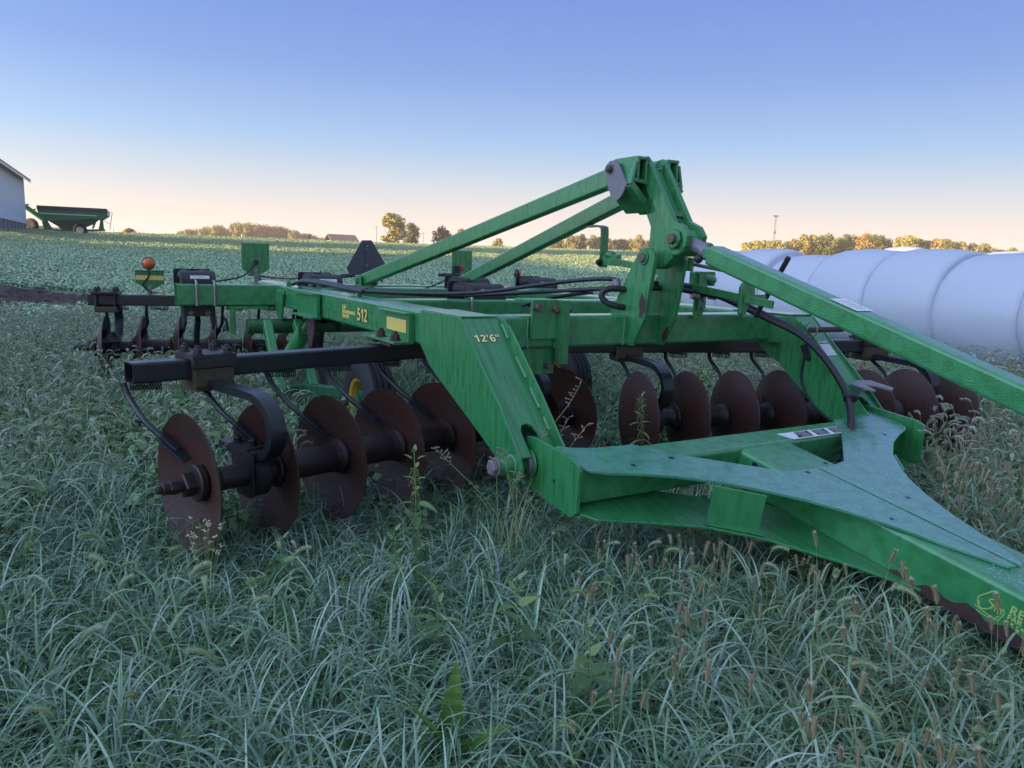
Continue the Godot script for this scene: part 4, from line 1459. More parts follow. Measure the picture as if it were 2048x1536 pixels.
	b.box(Vector3(1.875, 1.44, -0.03), Vector3(0.085, 0.30, 0.014), 0.004)
	b.box(Vector3(1.885, 1.48, -0.015), Vector3(0.075, 0.26, 0.014), 0.004)
	b.box(Vector3(1.925, 1.57, -0.06), Vector3(0.19, 0.10, 0.06), 0.01)
	var dc := part("control_bracket", b, M.green, machine)
	for q in [Vector3(1.895, 1.43, -0.008), Vector3(1.895, 1.37, -0.008), Vector3(1.885, 1.595, -0.028), Vector3(1.985, 1.57, -0.028)]:
		b = MB.new()
		b.hexnut(q, Vector3(0, 0, 1), 0.017, 0.018)
		part("bolt", b, M.zinc if q.y < 1.5 else M.green_dark, dc)
	b = MB.new()
	b.ball(Vector3(1.97, 1.565, -0.02), Vector3(0.05, 0.035, 0.03), 12)
	b.ball(Vector3(1.93, 1.575, -0.02), Vector3(0.03, 0.03, 0.03), 12)
	part("valve", b, M.green, dc)
	b = MB.new()
	b.beam(Vector3(1.75, 1.525, -0.16), Vector3(1.83, 1.50, 0.05), 0.018, 0.05, 0.004)
	b.beam(Vector3(1.83, 1.50, 0.03), Vector3(1.90, 1.43, 0.60), 0.018, 0.05, 0.004)
	part("flat_bar", b, M.green, dc)
	b = MB.new()
	plate_z(b, [1.84, 1.53, 1.86, 1.56, 1.90, 1.58, 1.96, 1.56, 1.97, 1.47, 1.91, 1.40, 1.90, 1.355, 1.865, 1.34, 1.84, 1.36], 0.36, 0.03, 0.006)
	b.box(Vector3(1.955, 1.46, 0.40), Vector3(0.15, 0.05, 0.05), 0.006)
	b.box(Vector3(2.0, 1.445, 0.40), Vector3(0.06, 0.06, 0.06), 0.006)
	part("guide", b, M.green, dc)
	b = MB.new()
	b.beam(Vector3(1.60, 1.675, 0.0), Vector3(1.68, 1.665, 0.10), 0.05, 0.09, 0.01)
	part("rod_eye", b, M.green, dc)
	b = MB.new()
	b.tube(PackedVector3Array([Vector3(1.66, 1.675, 0.05), Vector3(1.78, 1.56, 0.9)]), 0.012, 8)
	part("rod", b, M.zinc_dull, dc)
	# exhaust-like handle pipe above the link
	b = MB.new()
	b.tube(PackedVector3Array([Vector3(2.2, 1.32, 0.2), Vector3(2.2, 1.735, 0.44)]), 0.018, 12)
	part("handle", b, M.iron, dc)

func tongue() -> void:
	var th := atan(0.164)
	var T := Transform3D(Basis(Vector3.RIGHT, Vector3(0, cos(th), sin(th)), Vector3(0, -sin(th), cos(th))), Vector3(1.45, 0.67, 1.05))
	var flat := Transform3D(Basis(Vector3(1, 0, 0), Vector3(0, 0, -1), Vector3(0, 1, 0)), Vector3.ZERO)
	var half := [0.012, 0.33, 0.012, 1.33, 0.02, 1.365, 0.05, 1.352, 0.14, 1.14, 0.22, 0.93, 0.31, 0.755, 0.41, 0.60, 0.52, 0.475, 0.68, 0.32, 0.88, 0.19, 1.08, 0.10, 1.20, 0.06, 1.27, 0.02, 1.305, -0.03, 1.31, -0.14, 1.30, -0.28, 1.27, -0.30, 1.22, -0.262, 1.10, -0.228, 0.95, -0.215, 0.84, -0.213, 0.70, -0.05, 0.30, 0.265, 0.25, 0.305, 0.12, 0.33]
	var pl: Array = []
	for i in range(0, half.size(), 2):
		pl.append(half[i])
		pl.append(-half[i + 1])
	var pm: Array = []
	for i in range(0, pl.size(), 2):
		pm.append(-pl[i])
		pm.append(pl[i + 1])
	var b := MB.new()
	b.prism(P2(pl), Transform3D(flat.basis, Vector3(0, -0.016, 0)), 0.016, 0.003)
	b.prism(P2(pm), Transform3D(flat.basis, Vector3(0, -0.016, 0)), 0.016, 0.003)
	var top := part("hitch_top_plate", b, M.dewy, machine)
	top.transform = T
	b = MB.new()
	b.beam(Vector3(-1.312, -0.107, -0.118), Vector3(1.312, -0.107, -0.118), 0.192, 0.20, 0.026)
	var tube := part("hitch_cross_tube", b, M.green_top, machine)
	tube.transform = T
	b = MB.new()
	b.beam(Vector3(0, -0.131, -0.02), Vector3(0, -0.131, 2.9), 0.424, 0.226, 0.03)
	var box := part("tongue_tube", b, M.green_top, machine)
	box.transform = T
	b = MB.new()
	b.cyl(Vector3(-0.2135, -0.065, 0.095), Vector3(-0.2105, -0.065, 0.095), 0.02, 16, 0.0005)
	part("hole", b, M.plastic, box)
	# rust along the lower edge of the tongue
	b = MB.new()
	var rp: Array = []
	for i in 41:
		rp.append(0.95 + i * 0.045)
		rp.append(-0.215 + 0.018 * sin(i * 1.7) + (0.03 * smoothstep(0.0, 8.0, float(i)) if i < 12 else 0.03))
	rp.append_array([2.75, -0.243, 0.95, -0.243])
	b.prism(P2(rp), Transform3D(Basis(Vector3(0, 0, 1), Vector3.UP, Vector3(-1, 0, 0)), Vector3(-0.2125, 0, 0)), 0.0012, 0.0003)
	part("rust_edge", b, M.bare_rust, box)
	# bottom plate in two halves
	for s in [-1.0, 1.0]:
		b = MB.new()
		var bp: Array = []
		for q in [[1.31, -0.12], [1.315, 0.03], [1.26, 0.11], [1.02, 0.21], [0.76, 0.345], [0.56, 0.53], [0.36, 0.83], [0.215, 1.12], [0.215, 0.30], [0.45, 0.13], [0.80, -0.10]]:
			bp.append(s * q[0])
			bp.append(-q[1])
		b.prism(P2(bp), Transform3D(flat.basis, Vector3(0, -0.235, 0)), 0.014, 0.003)
		var bt := part("hitch_bottom_plate", b, M.green, machine)
		bt.transform = T
		b = MB.new()
		b.beam(Vector3(s * 0.735, -0.118, 0.30), Vector3(s * 0.555, -0.118, 0.475), 0.014, 0.20, 0.003)
		b.beam(Vector3(s * 0.75, -0.212, 0.315), Vector3(s * 0.545, -0.212, 0.50), 0.05, 0.012, 0.003)
		part("gusset", b, M.green, bt)
		# end plates (in the axes of the implement)
		b = MB.new()
		var zs := 0.0 if s < 0 else 0.10
		var ep: Array = []
		for q in [[0.53, 0.70], [0.57, 0.737], [0.64, 0.746], [1.0, 0.712], [1.05, 0.69], [1.058, 0.665], [1.048, 0.455], [1.02, 0.425], [0.97, 0.422], [0.68, 0.455], [0.57, 0.50], [0.53, 0.56]]:
			ep.append(q[0] + zs)
			ep.append(q[1])
		plate_x(b, ep, 0.106 if s < 0 else 2.772, 0.022, 0.004)
		var en := part("hitch_end_plate", b, M.green, machine)
		b = MB.new()
		b.cyl(Vector3(0.1045 if s < 0 else 2.7955, 0.565, 0.85 + zs), Vector3(0.107 if s < 0 else 2.793, 0.565, 0.85 + zs), 0.010, 14, 0.0005)
		part("hole", b, M.plastic, en)
	# holes burnt through the top plate and the long slot
	for q in [[-1.02, 0.02, 0.013], [-0.75, 0.0, 0.016], [0.95, 0.08, 0.013], [0.16, 0.75, 0.012], [-0.17, 0.88, 0.010], [-0.12, 0.36, 0.014], [0.10, 0.30, 0.014]]:
		b = MB.new()
		b.cyl(Vector3(q[0], -0.001, q[1]), Vector3(q[0], 0.001, q[1]), q[2], 14, 0.0003)
		part("hole", b, M.plastic, top)
	b = MB.new()
	b.box(Vector3(0, -0.0175, 0.83), Vector3(0.04, 0.004, 1.0), 0.001)
	part("slot_floor", b, M.green_dark, top)
	# dew beads on the top plate
	var poly := P2(pl)
	var dm := MB.new()
	dm.ball(Vector3.ZERO, Vector3(1, 0.45, 1), 8)
	var g := RandomNumberGenerator.new()
	g.seed = 3
	var xf: Array = []
	while xf.size() < 1500:
		var x := g.randf_range(-1.3, 1.3)
		var u := g.randf_range(-0.3, 1.36)
		if x < 0.0 and u < 0.25 and g.randf() < 0.5:
			continue
		if Geometry2D.is_point_in_polygon(Vector2(absf(x), -u), poly):
			var s := g.randf_range(0.0008, 0.0028)
			xf.append(Transform3D(Basis.from_scale(Vector3(s, s * 0.7, s * g.randf_range(0.9, 2.4))).rotated(Vector3.UP, g.randf_range(-0.5, 0.5)), Vector3(x, 0.0, u)))
	for i in 500:
		var s := g.randf_range(0.0012, 0.004)
		xf.append(Transform3D(Basis.from_scale(Vector3(s, s * 0.7, s * 1.6)), Vector3(g.randf_range(-0.18, 0.18), -0.018, g.randf_range(1.3, 2.0))))
	var wm := StandardMaterial3D.new()
	wm.albedo_color = Color(0.50, 0.68, 0.68)
	wm.roughness = 0.08
	scatter("dew_beads", dm.mesh(), wm, xf, [], top)
	# long instruction label on the cross tube
	b = MB.new()
	b.prism(P2([0.20, 0.125, 0.80, 0.125, 0.72, 0.03, 0.24, 0.03]), Transform3D(flat.basis, Vector3(0, -0.0065, 0)), 0.0015, 0.0004)
	var lb := part("label", b, M.decal_white, tube)
	for k in 3:
		var bx := MB.new()
		var x0 := 0.335 + k * 0.155
		bx.prism(P2([x0, 0.118, x0 + 0.125, 0.118, x0 + 0.095, 0.04, x0 - 0.02, 0.04]), Transform3D(flat.basis, Vector3(0, -0.0055, 0)), 0.0012, 0.0003)
		part("print_block", bx, M.decal_black, lb)
		for j in 5:
			var by := MB.new()
			by.box(Vector3(x0 + 0.048, -0.0040, -0.108 + j * 0.014), Vector3(0.09 - 0.012 * (j % 2), 0.0008, 0.0045), 0.0002)
			part("print_line", by, M.decal_grey, lb)
	b = MB.new()
	b.prism(P2([0.285, 0.055, 0.305, 0.05, 0.32, 0.08, 0.335, 0.062, 0.325, 0.045, 0.30, 0.04]), Transform3D(flat.basis, Vector3(0, -0.0052, 0)), 0.0010, 0.0003)
	part("pictogram", b, M.decal_black, lb)
	# dealer lettering on the tongue side
	var ls := Basis(Vector3(0, 0, 1), Vector3(0, 1, 0), Vector3(-1, 0, 0))
	text("lettering", "RE", 0.036, M.decal_faded, Transform3D(ls, Vector3(-0.2125, -0.100, 1.465)), box)
	text("lettering", "FAR", 0.023, M.decal_faded, Transform3D(ls, Vector3(-0.2125, -0.134, 1.465)), box)
	for j in 3:
		b = MB.new()
		for i in 6:
			b.box(Vector3(-0.2125, -0.156 - 0.014 * j, 1.47 + i * 0.021 + 0.004 * j), Vector3(0.0012, 0.009, 0.014 - 0.004 * ((i + j) % 3)), 0.0003)
		part("print_line", b, M.decal_faded, box)
	b = MB.new()
	b.tube(curve([Vector3(-0.2125, -0.150, 1.352), Vector3(-0.2125, -0.120, 1.345), Vector3(-0.2125, -0.085, 1.372), Vector3(-0.2125, -0.062, 1.395), Vector3(-0.2125, -0.082, 1.418), Vector3(-0.2125, -0.108, 1.386), Vector3(-0.2125, -0.122, 1.405), Vector3(-0.2125, -0.148, 1.39), Vector3(-0.2125, -0.158, 1.362), Vector3(-0.2125, -0.13, 1.350)], 0.006), 0.0030, 5)
	for q in [[1.405, 0.0], [1.417, 0.006], [1.429, -0.002], [1.441, 0.003]]:
		b.tube(curve([Vector3(-0.2125, -0.142, q[0]), Vector3(-0.2125, -0.118 + q[1], q[0] + 0.003), Vector3(-0.2125, -0.124, q[0] + 0.010), Vector3(-0.2125, -0.144, q[0] + 0.012)], 0.005), 0.0022, 5)
	b.tube(curve([Vector3(-0.2125, -0.124, 1.452), Vector3(-0.2125, -0.150, 1.448), Vector3(-0.2125, -0.172, 1.438), Vector3(-0.2125, -0.168, 1.426), Vector3(-0.2125, -0.152, 1.440)], 0.005), 0.0024, 5)
	b.tube(PackedVector3Array([Vector3(-0.2125, -0.158, 1.34), Vector3(-0.2125, -0.175, 1.43)]), 0.0018, 5)
	for i in 7:
		b.box(Vector3(-0.2125, -0.176 - 0.001 * i, 1.355 + i * 0.011), Vector3(0.0012, 0.006, 0.007), 0.0003)
	part("emblem", b, M.decal_faded, box)
	# stickers on the front beam
	var wz := -0.0655
	b = MB.new()
	plate_z(b, [1.612, 1.137, 1.85, 1.137, 1.85, 1.293, 1.612, 1.293], wz, 0.0012, 0.0003)
	var ws := part("warning_sticker", b, M.decal_orange, machine)
	for q in [[1.618, 1.206, 1.729, 1.268], [1.731, 1.206, 1.844, 1.268]]:
		b = MB.new()
		plate_z(b, [q[0], q[1], q[2], q[1], q[2], q[3], q[0], q[3]], wz + 0.0008, 0.0010, 0.0002)
		part("panel", b, M.decal_white, ws)
	b = MB.new()
	plate_z(b, [1.618, 1.142, 1.844, 1.142, 1.844, 1.204, 1.618, 1.204], wz + 0.0008, 0.0010, 0.0002)
	part("panel", b, M.decal_black, ws)
	text("lettering", "WARNING", 0.017, M.decal_black, Transform3D(Basis.IDENTITY, Vector3(1.685, 1.281, wz + 0.0016)), ws, true, 0.0008)
	b = MB.new()
	plate_z(b, [1.662, 1.273, 1.680, 1.273, 1.671, 1.290], wz + 0.0008, 0.0012, 0.0002)
	part("symbol", b, M.decal_black, ws)
	var lines := ["To avoid serious injury or death due to", "machine lowering or loss of control", "during transport, CLOSE swing valve", "or INSTALL cylinder sleeve locks", "before transporting or servicing machine."]
	for i in 5:
		text("lettering", lines[i], 0.0088, M.decal_white, Transform3D(Basis.IDENTITY, Vector3(1.622, 1.196 - 0.0118 * i, wz + 0.0020)), ws, true, 0.0006)
	b = MB.new()
	var pz := wz + 0.0022
	b.tube(PackedVector3Array([Vector3(1.632, 1.240, pz), Vector3(1.705, 1.240, pz), Vector3(1.718, 1.228, pz)]), 0.0022, 5)
	b.tube(curve([Vector3(1.668, 1.238, pz), Vector3(1.664, 1.226, pz), Vector3(1.66, 1.216, pz), Vector3(1.669, 1.212, pz), Vector3(1.674, 1.22, pz), Vector3(1.664, 1.226, pz)], 0.004), 0.002, 5)
	b.tube(curve([Vector3(1.682, 1.215, pz), Vector3(1.690, 1.226, pz), Vector3(1.697, 1.216, pz), Vector3(1.704, 1.214, pz)], 0.004), 0.002, 5)
	b.tube(PackedVector3Array([Vector3(1.645, 1.262, pz), Vector3(1.637, 1.249, pz)]), 0.0014, 5)
	b.ball(Vector3(1.783, 1.258, pz), Vector3(0.006, 0.006, 0.001), 8)
	b.tube(curve([Vector3(1.775, 1.252, pz), Vector3(1.789, 1.244, pz), Vector3(1.779, 1.238, pz), Vector3(1.795, 1.232, pz)], 0.004), 0.0028, 5)
	b.tube(curve([Vector3(1.777, 1.230, pz), Vector3(1.770, 1.220, pz), Vector3(1.775, 1.211, pz)], 0.004), 0.0012, 5)
	b.tube(curve([Vector3(1.792, 1.230, pz), Vector3(1.786, 1.220, pz), Vector3(1.790, 1.211, pz)], 0.004), 0.0012, 5)
	part("pictogram", b, M.decal_black, ws)
	b = MB.new()
	plate_z(b, [1.893, 1.122, 2.062, 1.122, 2.068, 1.130, 2.068, 1.293, 2.062, 1.300, 1.893, 1.300, 1.887, 1.293, 1.887, 1.130], wz, 0.0012, 0.0003)
	var os := part("valve_sticker", b, M.decal_white, machine)
	b = MB.new()
	plate_z(b, [1.895, 1.128, 2.060, 1.128, 2.060, 1.200, 1.895, 1.200], wz + 0.0008, 0.0010, 0.0002)
	part("panel", b, M.decal_black, os)
	var l2 := ["Rotate lever in closed", "position for transport,", "service and storage."]
	for i in 3:
		text("lettering", l2[i], 0.0130, M.decal_white, Transform3D(Basis.IDENTITY, Vector3(1.900, 1.187 - 0.022 * i, wz + 0.0020)), os, true, 0.0006)
	text("lettering", "CLOSED", 0.0110, M.decal_grey, Transform3D(Basis.IDENTITY, Vector3(1.905, 1.211, wz + 0.0014)), os, false, 0.0006)
	text("lettering", "OPEN", 0.0110, M.decal_grey, Transform3D(Basis.IDENTITY, Vector3(2.000, 1.211, wz + 0.0014)), os, false, 0.0006)
	b = MB.new()
	for q in [[1.93, 1.232, 1.93, 1.28], [1.93, 1.28, 1.955, 1.28], [1.955, 1.28, 1.955, 1.232], [1.93, 1.232, 1.955, 1.232], [1.955, 1.262, 1.972, 1.255], [1.96, 1.285, 1.972, 1.272], [2.01, 1.232, 2.035, 1.232], [2.01, 1.232, 2.01, 1.262], [2.035, 1.232, 2.035, 1.262], [2.01, 1.262, 2.0, 1.288], [2.035, 1.262, 2.025, 1.29], [2.04, 1.285, 2.054, 1.268]]:
		b.tube(PackedVector3Array([Vector3(q[0], q[1], wz + 0.0012), Vector3(q[2], q[3], wz + 0.0012)]), 0.0010, 5)
	part("pictogram", b, M.decal_grey, os)
	# notice on the right hitch arm
	var A := Vector3(2.655, 1.312, 0.13)
	var d := (Vector3(0, 0.655, 0.69) - Vector3(0, 1.312, 0.0)).normalized()
	var n := Vector3(0, d.z, -d.y)
	var nb := Basis(Vector3.RIGHT, -d, n)
	b = MB.new()
	b.prism(P2([0.008, -0.235, 0.205, -0.235, 0.205, -0.375, 0.008, -0.375]), Transform3D(nb, A - n * 0.002), 0.0014, 0.0003)
	var im := part("notice", b, M.decal_white, machine)
	b = MB.new()
	b.prism(P2([0.009, -0.236, 0.204, -0.236, 0.204, -0.270, 0.009, -0.270]), Transform3D(nb, A - n * 0.0008), 0.001, 0.0002)
	part("panel", b, M.decal_black, im)
	text("lettering", "IMPORTANT", 0.0235, M.decal_white, Transform3D(nb, A - d * -0.253 + Vector3(0.012, 0, 0) + n * 0.0008), im, true, 0.0006)
	var l3 := ["CHECK TORQUE ON ALL", "HARDWARE AFTER 10", "HOURS OF OPERATION", "AND AGAIN AFTER 50", "HOURS OF OPERATION"]
	for i in 5:
		text("lettering", l3[i], 0.0125, M.decal_grey, Transform3D(nb, A + d * (0.284 + 0.0185 * i) + Vector3(0.014, 0, 0) + n * 0.0001), im, true, 0.0006)

func hoses() -> void:
	var b: MB
	# hydraulic hoses over the front beam, down the right arm into the hitch
	for k in 3:
		var o := Vector3(0.022 * (k - 1), 0.03 * (k % 2), -0.03 * k)
		b = MB.new()
		b.tube(curve([Vector3(1.46, 1.50, -0.10) + o, Vector3(1.66, 1.50, -0.04) + o, Vector3(1.84, 1.475, 0.0) + o, Vector3(2.02, 1.45, 0.03) + o, Vector3(2.22, 1.39, 0.03) + o, Vector3(2.42, 1.30, 0.12) + o, Vector3(2.50, 1.20, 0.36) + o * 0.8, Vector3(2.50, 1.06, 0.58) + o * 0.7, Vector3(2.45, 0.90, 0.78) + o * 0.7, Vector3(2.36, 0.78, 0.92) + o * 0.8, Vector3(2.27, 0.66, 1.0) + o * 0.8, Vector3(2.14, 0.54, 1.08) + o, Vector3(2.02, 0.40, 1.13) + o], 0.03), 0.0185 if k < 2 else 0.012, 12)
		part("hose", b, M.hose, machine)
	for q in [[Vector3(2.42, 0.845, 0.85), Vector3(-0.5, -0.65, 0.55)], [Vector3(2.24, 0.635, 1.01), Vector3(-0.6, -0.55, 0.45)]]:
		b = MB.new()
		var dr: Vector3 = q[1]
		dr = dr.normalized()
		b.cyl(q[0] - dr * 0.022, q[0] + dr * 0.022, 0.046, 20, 0.006)
		part("hose_clamp", b, M.hose, machine)
	b = MB.new()
	b.tube(curve([Vector3(2.24, 0.66, 1.04), Vector3(2.30, 0.645, 1.06), Vector3(2.36, 0.65, 1.05)], 0.02), 0.008, 6)
	b.box(Vector3(2.37, 0.655, 1.05), Vector3(0.035, 0.014, 0.03), 0.003)
	part("tie_strap", b, M.rust, machine)
	# hose fittings near the control bracket
	for x in [1.80, 1.965]:
		b = MB.new()
		b.cyl(Vector3(x - 0.03, 1.452, 0.0), Vector3(x + 0.03, 1.445, 0.01), 0.024, 6, 0.003)
		part("hose_fitting", b, M.zinc, machine)
	# lines along the left rail, across to the mast
	for k in 3:
		var o := Vector3(0.03 * k, 0.012 * (k % 2), 0)
		b = MB.new()
		b.tube(curve([Vector3(0.02, 1.345, -3.75) + o, Vector3(0.03, 1.385, -3.45) + o, Vector3(0.06, 1.39, -3.0) + o, Vector3(0.11, 1.372, -2.5) + o, Vector3(0.16, 1.36, -2.1) + o], 0.05), 0.018, 10)
		part("hose", b, M.hose, machine)
	b = MB.new()
	b.tube(curve([Vector3(0.17, 1.365, -2.12), Vector3(0.40, 1.37, -1.75), Vector3(0.62, 1.385, -1.40), Vector3(0.82, 1.42, -1.12), Vector3(1.05, 1.50, -0.68), Vector3(1.20, 1.545, -0.36), Vector3(1.28, 1.55, -0.22)], 0.05), 0.0155, 10)
	part("hose", b, M.hose, machine)
	b = MB.new()
	b.tube(curve([Vector3(0.19, 1.362, -2.15), Vector3(0.50, 1.355, -1.85), Vector3(0.80, 1.355, -1.68), Vector3(0.95, 1.40, -1.15), Vector3(1.15, 1.47, -0.40), Vector3(1.24, 1.49, -0.2)], 0.05), 0.0155, 10)
	part("hose", b, M.hose, machine)
	for k in 2:
		b = MB.new()
		b.tube(curve([Vector3(1.02 + 0.05 * k, 1.32, -1.0), Vector3(1.08 + 0.05 * k, 1.40, -0.7), Vector3(1.18 + 0.04 * k, 1.45, -0.4)], 0.05), 0.011, 8)
		part("hose", b, M.hose, machine)
	b = MB.new()
	b.tube(curve([Vector3(1.30, 1.485, -0.12), Vector3(1.21, 1.49, -0.16), Vector3(1.165, 1.475, -0.19), Vector3(1.15, 1.44, -0.20), Vector3(1.17, 1.40, -0.18), Vector3(1.22, 1.375, -0.14), Vector3(1.30, 1.365, -0.12)], 0.02), 0.021, 12)
	part("hose", b, M.hose, machine)
	b = MB.new()
	b.cyl(Vector3(1.26, 1.47, -0.17), Vector3(1.26, 1.55, -0.19), 0.028, 12, 0.004)
	part("manifold", b, M.zinc_dull, machine)
	for q in [Vector3(0.20, 1.335, -3.46), Vector3(0.16, 1.335, -2.20), Vector3(0.03, 1.335, -3.93), Vector3(1.02, 1.335, -1.84), Vector3(0.0, 1.345, -5.1)]:
		b = MB.new()
		b.box(q, Vector3(0.04, 0.04, 0.03), 0.004)
		b.cyl(q + Vector3(0, 0.02, 0), q + Vector3(0, 0.045, 0), 0.014, 10)
		part("hose_clip", b, M.green, machine)
	# wiring: drops inside the right arm, runs along the rear beams to the lamps
	for q in [
		[Vector3(2.63, 1.12, 0.31), Vector3(2.63, 0.94, 0.29), Vector3(2.63, 0.85, 0.30), Vector3(2.63, 0.73, 0.38), Vector3(2.62, 0.64, 0.52), Vector3(2.5, 0.62, 0.72), Vector3(2.30, 0.60, 0.98)],
		[Vector3(-0.06, 1.54, -4.985), Vector3(-0.12, 1.47, -4.9), Vector3(-0.28, 1.38, -4.7), Vector3(-0.6, 1.33, -4.5)],
		[Vector3(-0.1, 1.39, -5.2), Vector3(0.3, 1.36, -4.9), Vector3(0.55, 1.43, -4.6), Vector3(0.7, 1.39, -4.5), Vector3(1.0, 1.42, -4.6), Vector3(1.3, 1.36, -4.6)],
		[Vector3(1.5, 1.30, -3.9), Vector3(1.75, 1.37, -4.0), Vector3(2.0, 1.42, -4.3), Vector3(2.2, 1.44, -4.7), Vector3(2.45, 1.42, -4.9)],
		[Vector3(-1.15, 1.40, -4.97), Vector3(-1.17, 1.34, -4.96), Vector3(-1.22, 1.28, -4.955), Vector3(-1.17, 1.21, -4.95), Vector3(-1.1, 1.19, -4.9)],
		[Vector3(-0.58, 1.05, -4.2), Vector3(-0.53, 0.9, -4.18), Vector3(-0.57, 0.84, -4.18), Vector3(-0.55, 0.92, -4.17), Vector3(-0.52, 0.84, -4.17), Vector3(-0.54, 0.98, -4.16)],
	]:
		b = MB.new()
		b.tube(curve(q, 0.03), 0.009, 7)
		part("cable", b, M.plastic, machine)
	b = MB.new()
	b.tube(curve([Vector3(0.62, 1.41, -4.62), Vector3(0.72, 1.40, -4.6), Vector3(0.95, 1.425, -4.62)], 0.05), 0.022, 8)
	b.tube(curve([Vector3(2.1, 1.44, -4.75), Vector3(2.3, 1.44, -4.9), Vector3(2.5, 1.42, -4.95)], 0.05), 0.022, 8)
	part("cable_wrap", b, M.plastic, machine)
	b = MB.new()
	plate_x(b, [0.26, 1.11, 0.30, 1.13, 0.33, 1.10, 0.355, 1.03, 0.345, 1.01, 0.315, 1.01, 0.285, 1.06], 2.625, 0.012, 0.003)
	part("rubber_flap", b, M.plastic, machine)
	# retaining pin and forked hose guard on the right arm
	b = MB.new()
	b.cyl(Vector3(2.585, 1.235, 0.36), Vector3(2.93, 1.235, 0.375), 0.02, 16, 0.003)
	var pn := part("lock_pin", b, M.bare_rust, machine)
	b = MB.new()
	var rp := PackedVector3Array()
	for i in 25:
		rp.append(Vector3(2.60, 1.235 + 0.052 * cos(i * TAU / 24), 0.36 + 0.052 * sin(i * TAU / 24)))
	b.tube(rp, 0.004, 6)
	part("ring", b, M.zinc, pn)
	b = MB.new()
	b.prism(P2([2.84, -0.60, 2.93, -0.64, 2.77, -0.92, 2.66, -0.98, 2.70, -0.90, 2.735, -0.80, 2.715, -0.74, 2.66, -0.80, 2.56, -0.93, 2.545, -0.86, 2.62, -0.70]), Transform3D(Basis(Vector3(1, 0, 0), Vector3(0, 0, -1), Vector3.UP), Vector3(0, 0.885, 0)), 0.014, 0.003)
	part("fork_plate", b, M.zinc_dull, machine)

func lights_and_signs() -> void:
	var b: MB
	for q in [[-0.21, 0.09, 1.745], [2.39, 2.68, 1.75]]:
		b = MB.new()
		var x0: float = q[0]
		var x1: float = q[1]
		var t: float = q[2]
		plate_z(b, [x0, t, x1, t, x1, t - 0.29, (x0 + x1) / 2, t - 0.37, x0, t - 0.29], -5.0, 0.005, 0.001)
		var pn := part("lamp_panel", b, M.green, machine)
		b = MB.new()
		b.box(Vector3((x0 + x1) / 2, t - 0.36, -4.988), Vector3(0.045, 0.16, 0.008), 0.002)
		part("strip", b, M.zinc, pn)
		for dy in [0.0, -0.05]:
			b = MB.new()
			b.cyl(Vector3((x0 + x1) / 2, t - 0.325 + dy, -4.985), Vector3((x0 + x1) / 2, t - 0.325 + dy, -4.982), 0.008, 10, 0.0005)
			part("hole", b, M.plastic, pn)
		b = MB.new()
		if x0 < 0:
			b.cyl(Vector3(-0.055, 1.535, -4.997), Vector3(-0.055, 1.535, -4.975), 0.028, 18, 0.004)
			part("grommet", b, M.plastic, pn)
		else:
			b.cyl(Vector3(2.535, 1.535, -4.997), Vector3(2.535, 1.535, -4.98), 0.026, 18, 0.004)
			part("red_lens", b, M.red_lens, pn)
			b = MB.new()
			b.box(Vector3(2.43, 1.51, -4.96), Vector3(0.09, 0.09, 0.06), 0.012)
			part("connector", b, M.plastic, pn)
	b = MB.new()
	plate_z(b, [1.205, 1.83, 1.325, 1.835, 1.525, 1.52, 1.455, 1.40, 1.07, 1.385, 1.01, 1.49], -5.05, 0.004, 0.001)
	var smv := part("warning_triangle", b, M.alu, machine)
	smv.set_meta("label", "grey back of a slow vehicle triangle")
	b = MB.new()
	b.box(Vector3(1.265, 1.56, -5.04), Vector3(0.05, 0.46, 0.008), 0.002)
	part("strip", b, M.alu, smv)
	for y in [1.76, 1.72, 1.53]:
		b = MB.new()
		bolt(b, Vector3(1.265, y, -5.036), Vector3(0, 0, 1), 0.012, 0.012)
		part("bolt", b, M.zinc_dull, smv)
	# amber warning lamp on its striped panel, far left
	b = MB.new()
	plate_z(b, [-1.285, 1.42, -1.01, 1.42, -1.01, 1.285, -1.15, 1.205, -1.285, 1.295], -4.975, 0.005, 0.001)
	b.box(Vector3(-1.148, 1.423, -4.96), Vector3(0.29, 0.006, 0.05), 0.001)
	var lp := part("lamp_panel", b, M.green, machine)
	b = MB.new()
	plate_z(b, [-1.28, 1.325, -1.015, 1.322, -1.015, 1.368, -1.28, 1.372], -4.9705, 0.0015, 0.0003)
	part("stripe", b, M.decal_yellow, lp)
	b = MB.new()
	b.box(Vector3(-1.15, 1.20, -4.962), Vector3(0.04, 0.14, 0.008), 0.002)
	part("strip", b, M.zinc, lp)
	b = MB.new()
	b.ball(Vector3(-1.155, 1.495, -4.96), Vector3(0.062, 0.058, 0.045), 20)
	part("amber_lens", b, M.amber, lp)
	b = MB.new()
	b.cyl(Vector3(-1.155, 1.415, -4.96), Vector3(-1.155, 1.445, -4.96), 0.022, 14)
	b.lathe(P2([0.052, -0.012, 0.064, -0.008, 0.066, 0.0, 0.064, 0.008, 0.052, 0.012]), Transform3D(Basis(Vector3(1, 0, 0), Vector3(0, 0, 1), Vector3(0, -1, 0)), Vector3(-1.155, 1.495, -4.96)), 24)
	part("lamp_base", b, M.plastic, lp)
	b = MB.new()
	b.ball(Vector3(3.27, 1.475, -4.8), Vector3(0.03, 0.062, 0.06), 18)
	var al := part("amber_lens", b, M.amber, machine)
	b = MB.new()
	b.ball(Vector3(3.25, 1.475, -4.8), Vector3(0.02, 0.066, 0.064), 16)
	b.cyl(Vector3(3.26, 1.28, -4.8), Vector3(3.26, 1.42, -4.8), 0.016, 10)
	part("lamp_base", b, M.plastic, al)

